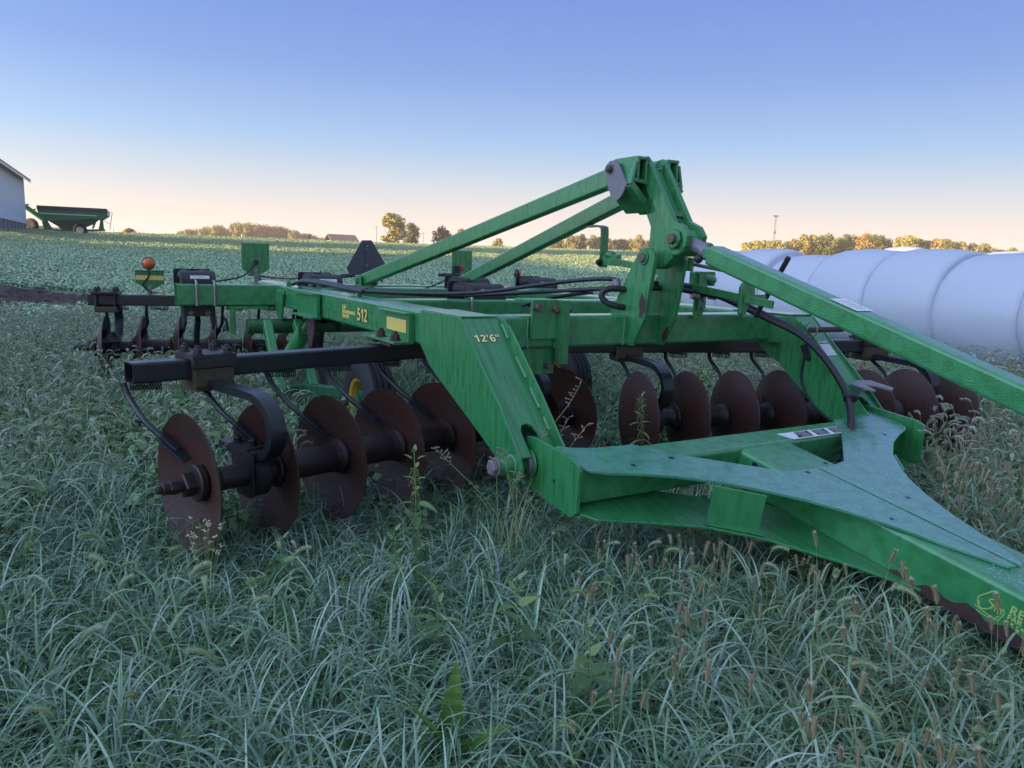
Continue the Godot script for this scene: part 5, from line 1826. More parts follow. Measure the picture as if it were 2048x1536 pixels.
# ------------------------------------------------------------------ grain cart by the barn
func grain_cart() -> void:
	var a := deg_to_rad(-29.48)
	var at := Vector3(sin(a) * 119.0, 0, -cos(a) * 119.0)
	at.y = ground_y(at.x, at.z) - 0.05
	var c := thing("grain_cart", "green grain cart with raised auger parked beside the barn", "grain cart", at, deg_to_rad(28.0))
	var S := 0.0665
	var V := func(a_: Array) -> PackedVector2Array:
		var o := PackedVector2Array()
		for i in range(0, a_.size(), 2):
			o.append(Vector2((a_[i] - 165.0) * S, (474.5 - a_[i + 1]) * S))
		return o
	var gm := paint(0.020, 0.14, 0.05, 0.4)
	var b := MB.new()
	b.prism(V.call([94.5, 426, 215, 426, 219.5, 432, 208, 440, 190, 440, 172, 441.5, 156, 445, 108, 446.5, 99, 441]), Transform3D(Basis.IDENTITY, Vector3(0, 0, -1.7)), 3.4, 0.03)
	var hop := part("hopper", b, gm, c)
	b = MB.new()
	b.prism(V.call([94, 418.6, 214, 418.2, 219, 424.5, 217, 427, 94.5, 427]), Transform3D(Basis.IDENTITY, Vector3(0, 0, -1.74)), 3.48, 0.05)
	part("tarp", b, paint(0.03, 0.035, 0.045, 0.6), hop)
	b = MB.new()
	b.prism(V.call([99, 432.6, 196, 432.6, 196, 434, 99, 434]), Transform3D(Basis.IDENTITY, Vector3(0, 0, 1.70)), 0.03, 0.005)
	part("stripe", b, M.decal_white, hop)
	b = MB.new()
	b.prism(V.call([214.6, 421, 219.6, 425, 219.4, 432, 215, 433.5]), Transform3D(Basis.IDENTITY, Vector3(0, 0, 1.70)), 0.04, 0.005)
	part("end_panel", b, M.sheet, hop)
	b = MB.new()
	b.prism(V.call([110, 446, 150, 445, 172, 441, 200, 440, 188, 450, 172, 458, 146, 462, 132, 462, 126, 456]), Transform3D(Basis.IDENTITY, Vector3(0, 0, -0.9)), 1.8, 0.03)
	part("sump", b, M.green_dark, c)
	for q in [[100, 445, 108, 445, 118, 464, 104, 465], [192, 442, 196, 441, 189, 458, 186, 458], [202, 440, 207, 440, 208, 461, 198, 460]]:
		for z in [-1.3, 1.1]:
			b = MB.new()
			b.prism(V.call(q), Transform3D(Basis.IDENTITY, Vector3(0, 0, z)), 0.2, 0.02)
			part("leg", b, gm, c)
	for z in [-0.9, 0.9]:
		b = MB.new()
		var p0: Vector2 = V.call([66, 464.5])[0]
		var p1: Vector2 = V.call([130, 464.5])[0]
		var p2: Vector2 = V.call([210, 460.0])[0]
		b.beam(Vector3(p0.x, p0.y, z * 0.4), Vector3(p1.x, p1.y, z), 0.16, 0.2, 0.02)
		b.beam(Vector3(p1.x, p1.y, z), Vector3(p2.x, p2.y, z), 0.16, 0.22, 0.02)
		part("chassis", b, gm, c)
	for z in [-1.45, 1.45]:
		b = MB.new()
		var w := Transform3D(Basis(Vector3(1, 0, 0), Vector3(0, 0, 1), Vector3(0, -1, 0)), Vector3(0.0, 0.80, z))
		b.lathe(P2([0.42, -0.32, 0.62, -0.36, 0.76, -0.30, 0.80, -0.2, 0.80, 0.2, 0.76, 0.30, 0.62, 0.36, 0.42, 0.32]), w, 40)
		var ty := part("tyre", b, M.tyre, c)
		for i in 26:
			b = MB.new()
			var t := TAU * i / 26
			var dr := Vector3(cos(t), sin(t), 0)
			b.beam(Vector3(0, 0.80, z - 0.30) + dr * 0.81, Vector3(0, 0.80, z + 0.02) + dr.rotated(Vector3.BACK, 0.16) * 0.81, 0.07, 0.06, 0.01, dr)
			b.beam(Vector3(0, 0.80, z + 0.30) + dr.rotated(Vector3.BACK, 0.12) * 0.81, Vector3(0, 0.80, z - 0.02) + dr.rotated(Vector3.BACK, 0.28) * 0.81, 0.07, 0.06, 0.01, dr)
			part("lug", b, M.tyre, ty)
		b = MB.new()
		b.lathe(P2([0.0, 0.20, 0.14, 0.22, 0.16, 0.16, 0.34, 0.18, 0.40, 0.30, 0.44, 0.34]), w, 30)
		b.lathe(P2([0.44, -0.34, 0.40, -0.30, 0.34, -0.18, 0.0, -0.2]), w, 30)
		part("rim", b, paint(0.72, 0.68, 0.5, 0.5), ty)
	# auger tube, folded out of sight behind the barn
	b = MB.new()
	var q0: Vector2 = V.call([106, 446.0])[0]
	var q1: Vector2 = V.call([45, 398.0])[0]
	b.tube(PackedVector3Array([Vector3(q0.x, q0.y, 1.75), Vector3(q1.x, q1.y, 1.75)]), 0.30, 20)
	var au := part("auger", b, gm, c)
	for q in [[91, 428.5], [80, 420.0], [58, 402.5]]:
		b = MB.new()
		var o: Vector2 = V.call([q[0], q[1]])[0]
		b.box(Vector3(o.x, o.y + 0.12, 1.75), Vector3(0.3, 0.14, 0.35), 0.02)
		part("bracket", b, gm, au)
	b = MB.new()
	var l0: Vector2 = V.call([220, 425])[0]
	var l1: Vector2 = V.call([224, 425.5])[0]
	var l2: Vector2 = V.call([218, 460])[0]
	for z in [1.0, 1.4]:
		b.tube(PackedVector3Array([Vector3(l0.x, l0.y, z), Vector3(l1.x, l1.y, z), Vector3(l2.x, l2.y, z)]), 0.045, 6)
	for i in 8:
		var m := l1.lerp(l2, i / 7.0)
		b.tube(PackedVector3Array([Vector3(m.x, m.y, 1.0), Vector3(m.x, m.y, 1.4)]), 0.04, 5)
	b.tube(PackedVector3Array([Vector3(l2.x + 0.05, l2.y + 0.8, 1.2), Vector3(l2.x - 0.7, l2.y + 1.3, 1.2)]), 0.035, 5)
	part("ladder", b, M.zinc_dull, c)
	# wheel of another machine half hidden behind the barn corner
	var wa := deg_to_rad(-32.15)
	var wp := Vector3(sin(wa) * 121.0, 0, -cos(wa) * 121.0)
	wp.y = ground_y(wp.x, wp.z) + 0.75
	var wt := MB.new()
	wt.lathe(P2([0.0, -0.3, 0.6, -0.34, 0.86, -0.26, 0.92, -0.1, 0.92, 0.1, 0.86, 0.26, 0.6, 0.34, 0.0, 0.3]), Transform3D(Basis(Vector3(1, 0, 0), Vector3(0, 0, 1), Vector3(0, -1, 0)), Vector3.ZERO), 36)
	var ow := part("tractor_wheel", wt, M.tyre)
	ow.position = wp
	tag(ow, "dark wheel half hidden behind the barn corner", "wheel")

# ------------------------------------------------------------------ crop, grass, weeds
func tuft(seed_: int, leaves: int, rad: float, hgt: float, lo: float, hi: float) -> ArrayMesh:
	var g := RandomNumberGenerator.new()
	g.seed = seed_
	var b := MB.new()
	b.colored = true
	for i in leaves:
		var an := g.randf() * TAU
		var rr := rad * sqrt(g.randf())
		var y := hgt * pow(g.randf(), 0.6) * (1.0 - 0.35 * rr / rad)
		var p := Vector3(cos(an) * rr, y, sin(an) * rr)
		var nn := (Vector3(cos(an) * 0.5, 1.0, sin(an) * 0.5) + Vector3(g.randfn(), g.randfn(), g.randfn()) * 0.45).normalized()
		var x := nn.cross(Vector3(g.randfn(), 0.2, g.randfn())).normalized()
		var z := x.cross(nn)
		var s := g.randf_range(lo, hi)
		var v := g.randf_range(0.7, 1.25)
		b.col = Color(v, v * g.randf_range(0.95, 1.06), v * g.randf_range(0.85, 1.1))
		b.trin(p - x * s, p + z * s * 1.4, p + x * s, nn, nn, nn)
		b.trin(p - x * s, p + x * s, p - z * s * 1.0, nn, nn, nn)
	return b.mesh()

func leaf_mat() -> StandardMaterial3D:
	var m := StandardMaterial3D.new()
	m.vertex_color_use_as_albedo = true
	m.roughness = 0.55
	m.backlight_enabled = true
	m.backlight = Color(0.3, 0.35, 0.2)
	return m

func bale_near(p: Vector3) -> bool:
	for q in [[Vector3(5.0, 0, -19.6), Vector3(10.9, 0, -5.0)], [Vector3(14.5, 0, -30.0), Vector3(19.4, 0, -16.0)], [Vector3(24.5, 0, -36.0), Vector3(30.0, 0, -21.0)]]:
		var c := Geometry3D.get_closest_point_to_segment(Vector3(p.x, 0, p.z), q[0], q[1])
		if c.distance_to(Vector3(p.x, 0, p.z)) < 1.0:
			return true
	return false

func in_soil(p: Vector3, k := 1.0) -> bool:
	return Vector2((p.x + 15.6) / 5.6, (p.z + 20.4) / 3.3).length() < k

func crop_field() -> void:
	var g := RandomNumberGenerator.new()
	g.seed = 11
	var me := tuft(1, 170, 0.60, 0.30, 0.014, 0.034)
	var xf: Array = []
	var co: Array = []
	while xf.size() < 52000:
		var az := deg_to_rad(g.randf_range(-37.5, 37.5))
		var r := 18.5 + 134.0 * pow(g.randf(), 1.25)
		var p := Vector3(sin(az) * r, 0, -cos(az) * r)
		if in_soil(p, 1.12) or bale_near(p):
			continue
		if r < 23.0 and p.x < -1.0 and g.randf() < (23.0 - r) / 5.0:
			continue
		p.y = ground_y(p.x, p.z) - 0.05
		var s := g.randf_range(0.7, 1.25) * (1.0 + r / 190.0)
		xf.append(Transform3D(Basis(Vector3.UP, g.randf() * TAU).scaled(Vector3(s, s * g.randf_range(0.75, 1.1), s)), p))
		var t := g.randf()
		var c := Color(0.34, 0.50, 0.33).lerp(Color(0.38, 0.51, 0.29), t)
		if g.randf() < 0.05:
			c = Color(0.30, 0.29, 0.15)
		if r > 60.0:
			c = c.lerp(Color(0.36, 0.37, 0.13), 0.4)
		co.append(c)
	tag(scatter("crop_field", me, leaf_mat(), xf, co), "low leafy green crop covering the rising field", "crop")

func blade(b: MB, base: Vector3, dir: Vector3, length: float, width: float, droop: float, seg: int, c0: Color, c1: Color) -> void:
	var p := base
	var d := dir.normalized()
	var side := d.cross(Vector3(b.v.size() % 7 - 3.0, 0.3, b.v.size() % 5 - 2.0)).normalized()
	var flat := Vector3(d.x, 0, d.z).normalized()
	side = (side * 0.5 + flat.cross(Vector3.UP)).normalized()
	var pl := p - side * width / 2
	var pr := p + side * width / 2
	var nl := side.cross(d).normalized()
	for i in seg:
		var t := float(i + 1) / seg
		d = (d + Vector3(0, -droop / seg, 0) * (0.5 + 1.2 * t)).normalized()
		p += d * length / seg
		var w := width * (1.0 - pow(t, 2.2)) * (1.0 if t > 0.3 else 0.8 + 0.7 * t)
		var nn := side.cross(d).normalized()
		if i == 0:
			nl = nn
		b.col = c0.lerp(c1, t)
		if i < seg - 1:
			var ql := p - side * w / 2
			var qr := p + side * w / 2
			b.quadn(pl, pr, qr, ql, nl, nl, nn, nn)
			pl = ql
			pr = qr
		else:
			b.trin(pl, pr, p, nl, nl, nn)
		nl = nn

func grass_clump(seed_: int, n: int, rad: float, lmin: float, lmax: float, wmin: float, wmax: float, seg: int, lean := Vector3.ZERO) -> ArrayMesh:
	var g := RandomNumberGenerator.new()
	g.seed = seed_
	var b := MB.new()
	b.colored = true
	for i in n:
		var an := g.randf() * TAU
		var rr := rad * sqrt(g.randf())
		var out := Vector3(cos(an), 0, sin(an))
		var d := Vector3.UP + out * g.randf_range(0.10, 1.0) + Vector3(g.randfn(), 0, g.randfn()) * 0.2 + lean
		var v := g.randf_range(0.72, 1.2)
		var c := Color(v * g.randf_range(0.9, 1.08), v, v * g.randf_range(0.88, 1.14))
		var q := g.randf()
		if q < 0.05:
			c = Color(1.9, 1.25, 0.75)
		elif q < 0.13:
			c = Color(1.15, 1.15, 0.55)
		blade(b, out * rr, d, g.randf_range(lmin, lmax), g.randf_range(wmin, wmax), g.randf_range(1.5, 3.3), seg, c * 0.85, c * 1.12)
	return b.mesh()

func foxtail_mesh(seed_: int, hgt: float, head: float, arch: float, bristles: int, core: Color, hair: Color, fat := 0.0062) -> ArrayMesh:
	var g := RandomNumberGenerator.new()
	g.seed = seed_
	var b := MB.new()
	b.colored = true
	var p := Vector3.ZERO
	var d := Vector3(0.08, 1, 0).normalized()
	var st := PackedVector3Array([p])
	for i in 6:
		d = (d + Vector3(0.035 * arch, 0, 0)).normalized()
		p += d * hgt / 6.0
		st.append(p)
	b.col = Color(0.30, 0.36, 0.15)
	b.tube(st, 0.0014, 3, 0.0010)
	var hs := PackedVector3Array([p])
	var n := 8
	for i in n:
		d = (d + Vector3(0.11, -0.13, 0) * arch).normalized()
		p += d * head / n
		hs.append(p)
	b.col = core
	# spindle core
	for i in n:
		var r0 := fat * sqrt(maxf(0.04, sin(PI * (0.06 + 0.88 * float(i) / n))))
		var r1 := fat * sqrt(maxf(0.04, sin(PI * (0.06 + 0.88 * float(i + 1) / n))))
		var dd := (hs[i + 1] - hs[i]).normalized()
		var x := dd.cross(Vector3(0, 0, 1)).normalized()
		var z := dd.cross(x)
		for k in 6:
			var t0 := TAU * k / 6
			var t1 := TAU * (k + 1) / 6
			var a0 := x * cos(t0) + z * sin(t0)
			var a1 := x * cos(t1) + z * sin(t1)
			b.quadn(hs[i] + a0 * r0, hs[i] + a1 * r0, hs[i + 1] + a1 * r1, hs[i + 1] + a0 * r1, a0, a1, a1, a0)
	for i in bristles:
		var t := g.randf() * (n - 0.01)
		var k := int(t)
		var c := hs[k].lerp(hs[k + 1], t - k)
		var dd := (hs[k + 1] - hs[k]).normalized()
		var o := Vector3(g.randfn(), g.randfn(), g.randfn())
		o = (o - dd * o.dot(dd)).normalized()
		var l := fat * g.randf_range(1.5, 2.3)
		var tip := c + o * (fat * 0.6 + l * 0.75) + dd * l * 0.9
		var s := dd.cross(o) * 0.0011
		b.col = hair * g.randf_range(0.75, 1.15)
		b.tri(c + o * fat * 0.5 - s, c + o * fat * 0.5 + s, tip)
	for k in 3:
		var an := g.randf() * TAU
		b.col = Color(0.2, 0.3, 0.16)
		var y := hgt * (0.12 + 0.25 * k)
		blade(b, Vector3(0.02 * k * 0.2, y, 0), Vector3(cos(an), 1.3, sin(an)), 0.24, 0.011, 2.0, 5, Color(0.19, 0.29, 0.17), Color(0.24, 0.34, 0.2))
	return b.mesh()

# how tall plants may stand at a place, below the steel above it
func clear_height(p: Vector3) -> float:
	var q := Vector3(p.x, 0, p.z) - ORG
	var a := deg_to_rad(YAW)
	var lx := q.x * cos(a) - q.z * sin(a)
	var lz := q.x * sin(a) + q.z * cos(a)
	if absf(lx - 1.45) < 0.48 and lz > 1.0 and lz < 4.2:
		return 0.36 - 0.155 * maxf(lz - 1.3, 0.0) * 0.55
	if absf(lx - 1.45) < 1.5 and lz > 0.55 and lz < 2.1 - 0.6 * absf(lx - 1.45):
		return 0.36
	if lx > -1.7 and lx < 4.8 and lz > -0.5 - 0.28 * (1.4 - absf(lx - 1.45)) and lz < 0.75:
		return 0.30
	if lx > -1.7 and lx < 4.8 and lz > -6.0 and lz < 0.0:
		return 0.62
	return 1.2

func weeds() -> void:
	var g := RandomNumberGenerator.new()
	g.seed = 12
	var gm := leaf_mat()
	gm.roughness = 0.34
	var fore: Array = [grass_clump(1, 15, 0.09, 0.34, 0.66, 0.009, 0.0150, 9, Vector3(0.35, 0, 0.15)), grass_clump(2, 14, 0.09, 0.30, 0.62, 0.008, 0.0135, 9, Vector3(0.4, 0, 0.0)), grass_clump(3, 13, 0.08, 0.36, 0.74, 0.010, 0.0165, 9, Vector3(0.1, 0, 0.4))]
	var mid: Array = [grass_clump(4, 26, 0.16, 0.30, 0.62, 0.007, 0.013, 5), grass_clump(5, 24, 0.16, 0.35, 0.7, 0.007, 0.013, 5)]
	var bas := [Color(0.23, 0.38, 0.24), Color(0.15, 0.27, 0.15), Color(0.32, 0.45, 0.33), Color(0.13, 0.25, 0.10)]
	for vi in 3:
		var xf: Array = []
		var co: Array = []
		for i in 2300:
			var az := deg_to_rad(g.randf_range(-46, 46))
			var r := sqrt(g.randf_range(1.45 * 1.45, 5.6 * 5.6))
			var p := Vector3(sin(az) * r, 0, -cos(az) * r)
			var s := g.randf_range(0.62, 1.0)
			var hy := minf(s * 0.85, clear_height(p) / 0.5)
			xf.append(Transform3D(Basis(Vector3.UP, g.randfn() * 0.9 + (0.0 if g.randf() < 0.7 else PI)).scaled(Vector3(s, hy, s)), p))
			var c: Color = bas[g.randi() % 4]
			if p.x > 0.9 and g.randf() < 0.4:
				c = Color(0.24, 0.30, 0.155)
			co.append(c * g.randf_range(0.85, 1.15))
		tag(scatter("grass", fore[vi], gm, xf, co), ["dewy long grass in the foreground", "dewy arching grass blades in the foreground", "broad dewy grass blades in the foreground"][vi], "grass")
	for vi in 2:
		var xf: Array = []
		var co: Array = []
		while xf.size() < 6500:
			var az := deg_to_rad(g.randf_range(-42, 42))
			var r := sqrt(g.randf_range(5.0 * 5.0, 18.5 * 18.5))
			var p := Vector3(sin(az) * r, 0, -cos(az) * r)
			if in_soil(p, 1.0) or bale_near(p):
				continue
			p.y = ground_y(p.x, p.z)
			var s := g.randf_range(0.8, 1.3)
			xf.append(Transform3D(Basis(Vector3.UP, g.randf() * TAU).scaled(Vector3(s, minf(s, clear_height(p) / 0.5), s)), p))
			var c: Color = bas[g.randi() % 4] * g.randf_range(0.85, 1.15)
			if p.x > 1.5:
				c = c.lerp(Color(0.33, 0.37, 0.19), 0.5)
			co.append(c)
		tag(scatter("grass", mid[vi], gm, xf, co), ["weedy grass around and under the implement", "pale green weedy grass behind the implement"][vi], "grass")
	# dry tan strip between the weeds and the crop
	var xf2: Array = []
	var co2: Array = []
	while xf2.size() < 5200:
		var az := deg_to_rad(g.randf_range(-38, 8))
		var r := g.randf_range(15.5, 24.5)
		var p := Vector3(sin(az) * r, 0, -cos(az) * r)
		if in_soil(p, 0.92):
			continue
		p.y = ground_y(p.x, p.z)
		var s := g.randf_range(0.5, 0.85)
		xf2.append(Transform3D(Basis(Vector3.UP, g.randf() * TAU).scaled(Vector3(s * 1.3, s, s * 1.3)), p))
		co2.append(Color(0.34, 0.29, 0.21).lerp(Color(0.25, 0.28, 0.18), g.randf()) * g.randf_range(0.8, 1.15))
	tag(scatter("dry_grass", mid[0], gm, xf2, co2), "strip of dry tan grass in front of the crop", "grass")
	# foxtail grass with nodding seed heads
	var fm: Array = [
		foxtail_mesh(1, 0.55, 0.10, 1.0, 130, Color(0.17, 0.20, 0.11), Color(0.60, 0.66, 0.55)),
		foxtail_mesh(2, 0.62, 0.085, 1.5, 120, Color(0.18, 0.21, 0.12), Color(0.62, 0.67, 0.56)),
		foxtail_mesh(3, 0.50, 0.07, 0.45, 110, Color(0.26, 0.20, 0.13), Color(0.58, 0.50, 0.40)),
		foxtail_mesh(4, 0.38, 0.055, 0.2, 240, Color(0.30, 0.25, 0.13), Color(0.50, 0.43, 0.28), 0.0055),
		foxtail_mesh(5, 0.40, 0.075, 1.2, 300, Color(0.24, 0.30, 0.12), Color(0.42, 0.52, 0.30), 0.0065),
	]
	var fmat := leaf_mat()
	fmat.roughness = 0.7
	var regs := [
		# azimuth from, to, distance from, to, count, mesh
		[-39, -17, 4.3, 15.0, 1500, 0, "pale nodding foxtail heads left of the implement"],
		[-39, -17, 4.3, 15.0, 900, 1, "hooked foxtail heads left of the implement"],
		[-17, 22, 7.5, 15.0, 2000, 0, "pale foxtail heads behind the implement"],
		[-17, 22, 7.5, 15.0, 1400, 1, "hooked foxtail heads behind the implement"],
		[18, 41, 4.6, 12.0, 1500, 1, "hooked foxtail heads between tongue and bales"],
		[18, 41, 4.0, 11.0, 1500, 2, "tan foxtail heads between tongue and bales"],
		[6, 39, 2.0, 4.4, 170, 3, "short tan seed heads in the lower right grass"],
		[2, 38, 1.9, 3.8, 34, 4, "green bristly foxtail heads in the lower right grass"],
		[-38, -8, 2.0, 3.6, 22, 4, "few green foxtail heads in the lower left grass"],
	]
	for q in regs:
		var xf: Array = []
		var tries := 0
		while xf.size() < q[4] and tries < 40000:
			tries += 1
			var az := deg_to_rad(g.randf_range(q[0], q[1]))
			var r := sqrt(g.randf_range(q[2] * q[2], q[3] * q[3]))
			var p := Vector3(sin(az) * r, 0, -cos(az) * r)
			if in_soil(p, 1.0) or bale_near(p):
				continue
			var ch := clear_height(p)
			if ch < 0.5 and q[5] < 3:
				continue
			p.y = ground_y(p.x, p.z)
			var s := g.randf_range(0.8, 1.2)
			var hy := minf(s, ch / 0.62) if q[5] < 3 else minf(s, ch / 0.45)
			xf.append(Transform3D(Basis(Vector3.UP, g.randf() * TAU).scaled(Vector3(s, hy, s)), p))
		tag(scatter("foxtail_grass", fm[q[5]], fmat, xf, []), q[6], "grass")
	# leafy weeds among the grass on the left
	var tm := tuft(8, 60, 0.2, 0.5, 0.014, 0.034)
	var xf3: Array = []
	var co3: Array = []
	for i in 420:
		var az := deg_to_rad(g.randf_range(-36, 30))
		var r := g.randf_range(4.2, 13.0)
		var p := Vector3(sin(az) * r, 0, -cos(az) * r)
		if bale_near(p):
			continue
		xf3.append(Transform3D(Basis(Vector3.UP, g.randf() * TAU).scaled(Vector3.ONE * minf(g.randf_range(0.7, 1.1), clear_height(p) / 0.5)), p))
		co3.append(Color(0.13, 0.23, 0.08) * g.randf_range(0.9, 1.35))
	tag(scatter("leafy_weeds", tm, gm, xf3, co3), "small leafy green weeds scattered through the grass", "weeds")

# ------------------------------------------------------------------ nettles and other single plants
func leaf_mesh(l: float, w: float, teeth: int, fold := 0.25, droop := 0.5) -> ArrayMesh:
	var b := MB.new()
	b.colored = true
	var n := teeth
	var mid: Array = []
	for i in n + 1:
		var t := float(i) / n
		mid.append(Vector3(l * t * (1.0 - 0.15 * droop * t), -droop * l * t * t * 0.6, 0))
	for s in [-1.0, 1.0]:
		for i in n:
			var t0 := float(i) / n
			var t1 := float(i + 1) / n
			var f := func(t: float) -> float:
				return w * 0.5 * pow(sin(PI * pow(clampf(t * 0.96 + 0.03, 0, 1), 0.62)), 0.9)
			var m0: Vector3 = mid[i]
			var m1: Vector3 = mid[i + 1]
			var w0: float = f.call(t0)
			var w1: float = f.call(t1)
			var e0: Vector3 = m0 + Vector3(0, fold * w0, s * w0)
			var tip: Vector3 = m0.lerp(m1, 0.85) + Vector3(0, fold * w0 * 1.05, s * (maxf(w0, w1) + w * 0.05))
			var e1: Vector3 = m1 + Vector3(0, fold * w1, s * w1)
			var nn := Vector3(-0.1, 1, -s * fold * 0.9 + (0.12 if i % 2 == 0 else -0.12)).normalized()
			b.col = Color(1, 1, 1) * (0.94 if i % 2 == 0 else 1.06)
			if s > 0:
				b.trin(m0, e0, tip, nn, nn, nn)
				b.trin(m0, tip, e1, nn, nn, nn)
				b.trin(m0, e1, m1, nn, nn, nn)
			else:
				b.trin(m0, tip, e0, nn, nn, nn)
				b.trin(m0, e1, tip, nn, nn, nn)
				b.trin(m0, m1, e1, nn, nn, nn)
	b.col = Color(1.3, 1.3, 1.1)
	var mp := PackedVector3Array()
	for q in mid:
		mp.append(q + Vector3(0, -0.0006, 0))
	b.tube(mp, 0.0011, 4, 0.0004)
	return b.mesh()

func nettles() -> void:
	var stem := paint(0.16, 0.24, 0.07, 0.6)
	var dark := leaf_mat()
	dark.albedo_color = lin(0.075, 0.155, 0.050)
	var lite := leaf_mat()
	lite.albedo_color = lin(0.17, 0.27, 0.08)
	var big := leaf_mesh(0.125, 0.066, 12)
	var med := leaf_mesh(0.085, 0.042, 10)
	var sml := leaf_mesh(0.045, 0.018, 7, 0.3, 0.2)
	var nar := leaf_mesh(0.11, 0.026, 8, 0.2, 0.4)
	var g := RandomNumberGenerator.new()
	g.seed = 9
	# tip of the plant (world), foot offset, number of leaf pairs, kind, label
	var list := [
		[Vector3(0.28, 0.46, -2.36), 5, "big", "large leaved nettle at lower centre right, nearest the viewer"],
		[Vector3(0.04, 0.47, -2.70), 4, "big", "nettle with bright top leaves left of the nearest nettle"],
		[Vector3(-0.26, 0.38, -2.78), 4, "big", "small nettle between the tall nettle and the nearest nettle"],
		[Vector3(-0.42, 0.81, -3.25), 7, "tall", "tall flowering nettle in front of the left discs"],
		[Vector3(-0.49, 0.48, -3.15), 5, "tall", "shorter flowering nettle leaning beside the tall nettle"],
		[Vector3(-1.04, 0.36, -3.33), 4, "big", "dark nettle under the second disc from the left"],
		[Vector3(0.85, 0.80, -4.92), 8, "narrow", "narrow leaved weed standing behind the hitch cross tube"],
	]
	for q in list:
		var top: Vector3 = q[0]
		var foot := Vector3(top.x + g.randf_range(-0.03, 0.03), 0.0, top.z - g.randf_range(-0.03, 0.03))
		var o := thing("nettle" if q[2] != "narrow" else "weed", q[3], "nettle" if q[2] != "narrow" else "weed", foot, 0.0)
		var pts := curve([Vector3.ZERO, (top - foot) * 0.5 + Vector3(0.01, 0, 0), top - foot], 0.05)
		var b := MB.new()
		b.tube(pts, 0.0045, 6, 0.002)
		part("stem", b, stem, o)
		var np: int = q[1]
		var an := g.randf() * TAU
		for i in np * 2:
			var t := 1.0 - float(i) / (np * 2) * 0.85
			var at: Vector3 = pts[int(t * (pts.size() - 1))]
			an += PI / 2 + g.randf_range(-0.25, 0.25)
			for s in 2:
				var isz: Mesh = sml if i < 2 else (med if i < 4 or q[2] == "tall" else big)
				if q[2] == "narrow":
					isz = sml if i < 4 else nar
				if q[2] == "tall" and i < 5:
					isz = sml
				var lf := put("leaf", isz, lite if i < 3 or q[2] == "narrow" and i < 8 or q[2] == "tall" and i < 6 else dark, o)
				var up := 0.75 - 0.16 * i if i < 6 else -0.1
				up = maxf(up, -0.25) + g.randf_range(-0.15, 0.15)
				var sc := g.randf_range(0.85, 1.15)
				lf.transform = Transform3D(Basis(Vector3.UP, an + PI * s) * Basis(Vector3.BACK, up) * Basis(Vector3.RIGHT, g.randf_range(-0.3, 0.3)) * Basis.from_scale(Vector3.ONE * sc), at + Vector3(cos(an + PI * s), 0, -sin(an + PI * s)) * 0.012)
			if q[2] == "tall" and i > 1 and i < 9 or q[2] == "narrow" and i < 7:
				# drooping flower strings
				b = MB.new()
				for s in 4:
					var fa := an + s * 1.57 + 0.4
					var fp := PackedVector3Array()
					var fl := g.randf_range(0.03, 0.07)
					for k in 5:
						fp.append(at + Vector3(cos(fa), 0, sin(fa)) * (0.004 + 0.006 * k) + Vector3(0, -fl * k * k / 16.0, 0))
					b.tube(fp, 0.0012, 4, 0.0008)
					for k in 10:
						var bp := fp[1 + k % 4].lerp(fp[mini(2 + k % 4, 4)], g.randf())
						b.ball(bp + Vector3(g.randf_range(-0.003, 0.003), 0, g.randf_range(-0.003, 0.003)), Vector3.ONE * 0.0024, 6)
				part("flower_string", b, lite, o)
	# broad dock leaf standing in the foreground grass
	var dk := thing("dock_plant", "single upright broad green leaf in the foreground grass", "plant", Vector3(-0.17, 0.0, -2.22))
	var dl := leaf_mesh(0.30, 0.075, 16, 0.15, 0.2)
	var dmat := leaf_mat()
	dmat.albedo_color = lin(0.10, 0.22, 0.035)
	for k in 3:
		var lf := put("leaf", dl, dmat, dk)
		lf.transform = Transform3D(Basis(Vector3.UP, 1.2 + k * 2.2) * Basis(Vector3.BACK, 1.35 - 0.25 * k) * Basis(Vector3.RIGHT, 0.5), Vector3(0.01 * k, 0.07, 0))
	# small white flowered herb by the first disc
	var hb := thing("flowering_herb", "tiny white flowered herb beneath the outermost left disc", "herb", Vector3(-1.40, 0.0, -3.36))
	var hm := MB.new()
	var fl := MB.new()
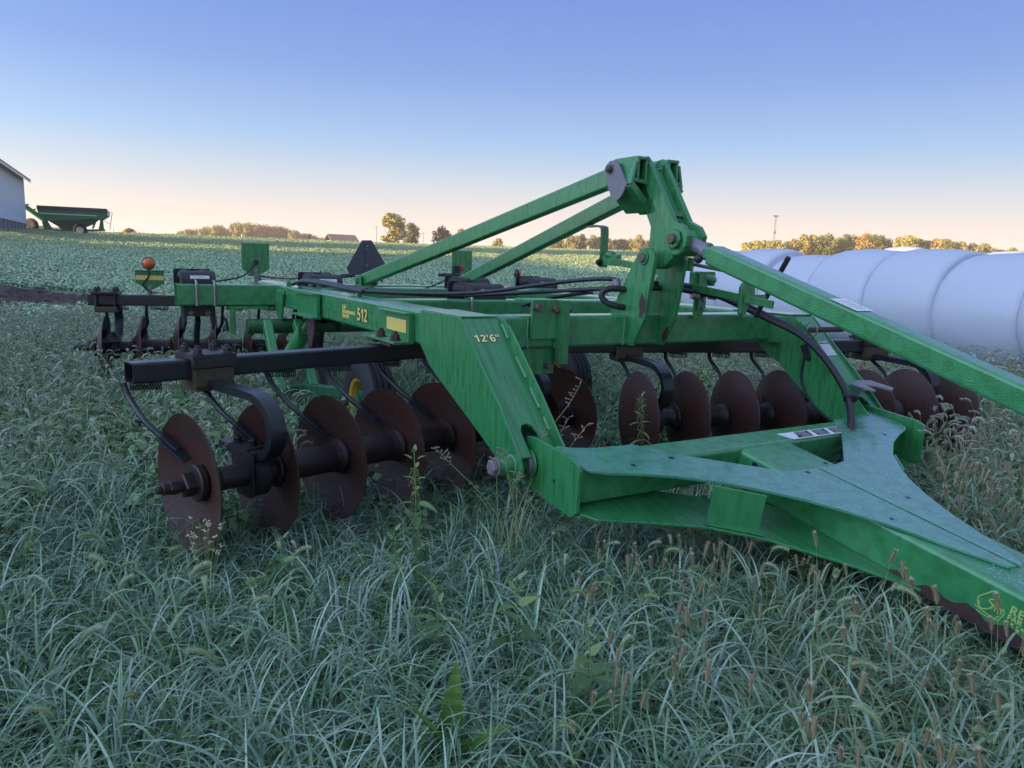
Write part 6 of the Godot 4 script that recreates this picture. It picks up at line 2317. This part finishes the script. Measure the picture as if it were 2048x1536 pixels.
	for k in 26:
		var fa := g.randf() * TAU
		var rr := g.randf_range(0.02, 0.14)
		var tp := Vector3(cos(fa) * rr, g.randf_range(0.26, 0.42), sin(fa) * rr)
		hm.tube(curve([Vector3(cos(fa) * 0.02, 0, sin(fa) * 0.02), tp * 0.6, tp], 0.06), 0.0012, 4, 0.0008)
		for m in 6:
			fl.ball(tp + Vector3(g.randf_range(-0.01, 0.01), g.randf_range(-0.004, 0.008), g.randf_range(-0.01, 0.01)), Vector3(0.0045, 0.003, 0.0045), 6)
	part("stem", hm, stem, hb)
	part("flower_head", fl, paint(0.5, 0.5, 0.26, 0.7), hb)
	# seeding grass stalks standing up in front of the implement
	var sg := MB.new()
	var sh := MB.new()
	var stalk := thing("seeding_grass", "tall grass stalks with brown feathery seed heads beside the left hitch arm", "grass", Vector3(0.02, 0, -3.72))
	var tips := [Vector3(0.36, 1.02, -0.40), Vector3(0.30, 0.82, -0.36), Vector3(0.40, 0.80, -0.30), Vector3(0.16, 0.78, -0.2), Vector3(-0.40, 0.72, 0.02), Vector3(-0.05, 0.72, 0.0), Vector3(-0.10, 0.66, -0.05), Vector3(0.02, 0.62, 0.08)]
	for k in tips.size():
		var tp: Vector3 = tips[k]
		var ft := Vector3(g.randf_range(-0.08, 0.08), 0, g.randf_range(-0.06, 0.06))
		var cp := curve([ft, ft + Vector3(tp.x * 0.25, tp.y * 0.5, tp.z * 0.25), tp * 0.85 + Vector3(0, 0.05, 0), tp], 0.05)
		sg.tube(cp, 0.0028, 5, 0.0012)
		sg.colored = false
		for m in 9:
			var at := cp[cp.size() - 1].lerp(cp[cp.size() - 3], m / 6.0)
			var dd := Vector3(g.randfn(), 0.3, g.randfn()).normalized()
			var e := at + dd * g.randf_range(0.02, 0.045)
			sh.tube(PackedVector3Array([at, e]), 0.0016, 4, 0.0035)
			sh.ball(e, Vector3(0.003, 0.006, 0.003), 6)
	part("stalk", sg, paint(0.27, 0.30, 0.11, 0.6), stalk)
	part("seed_head", sh, paint(0.26, 0.19, 0.15, 0.8), stalk)
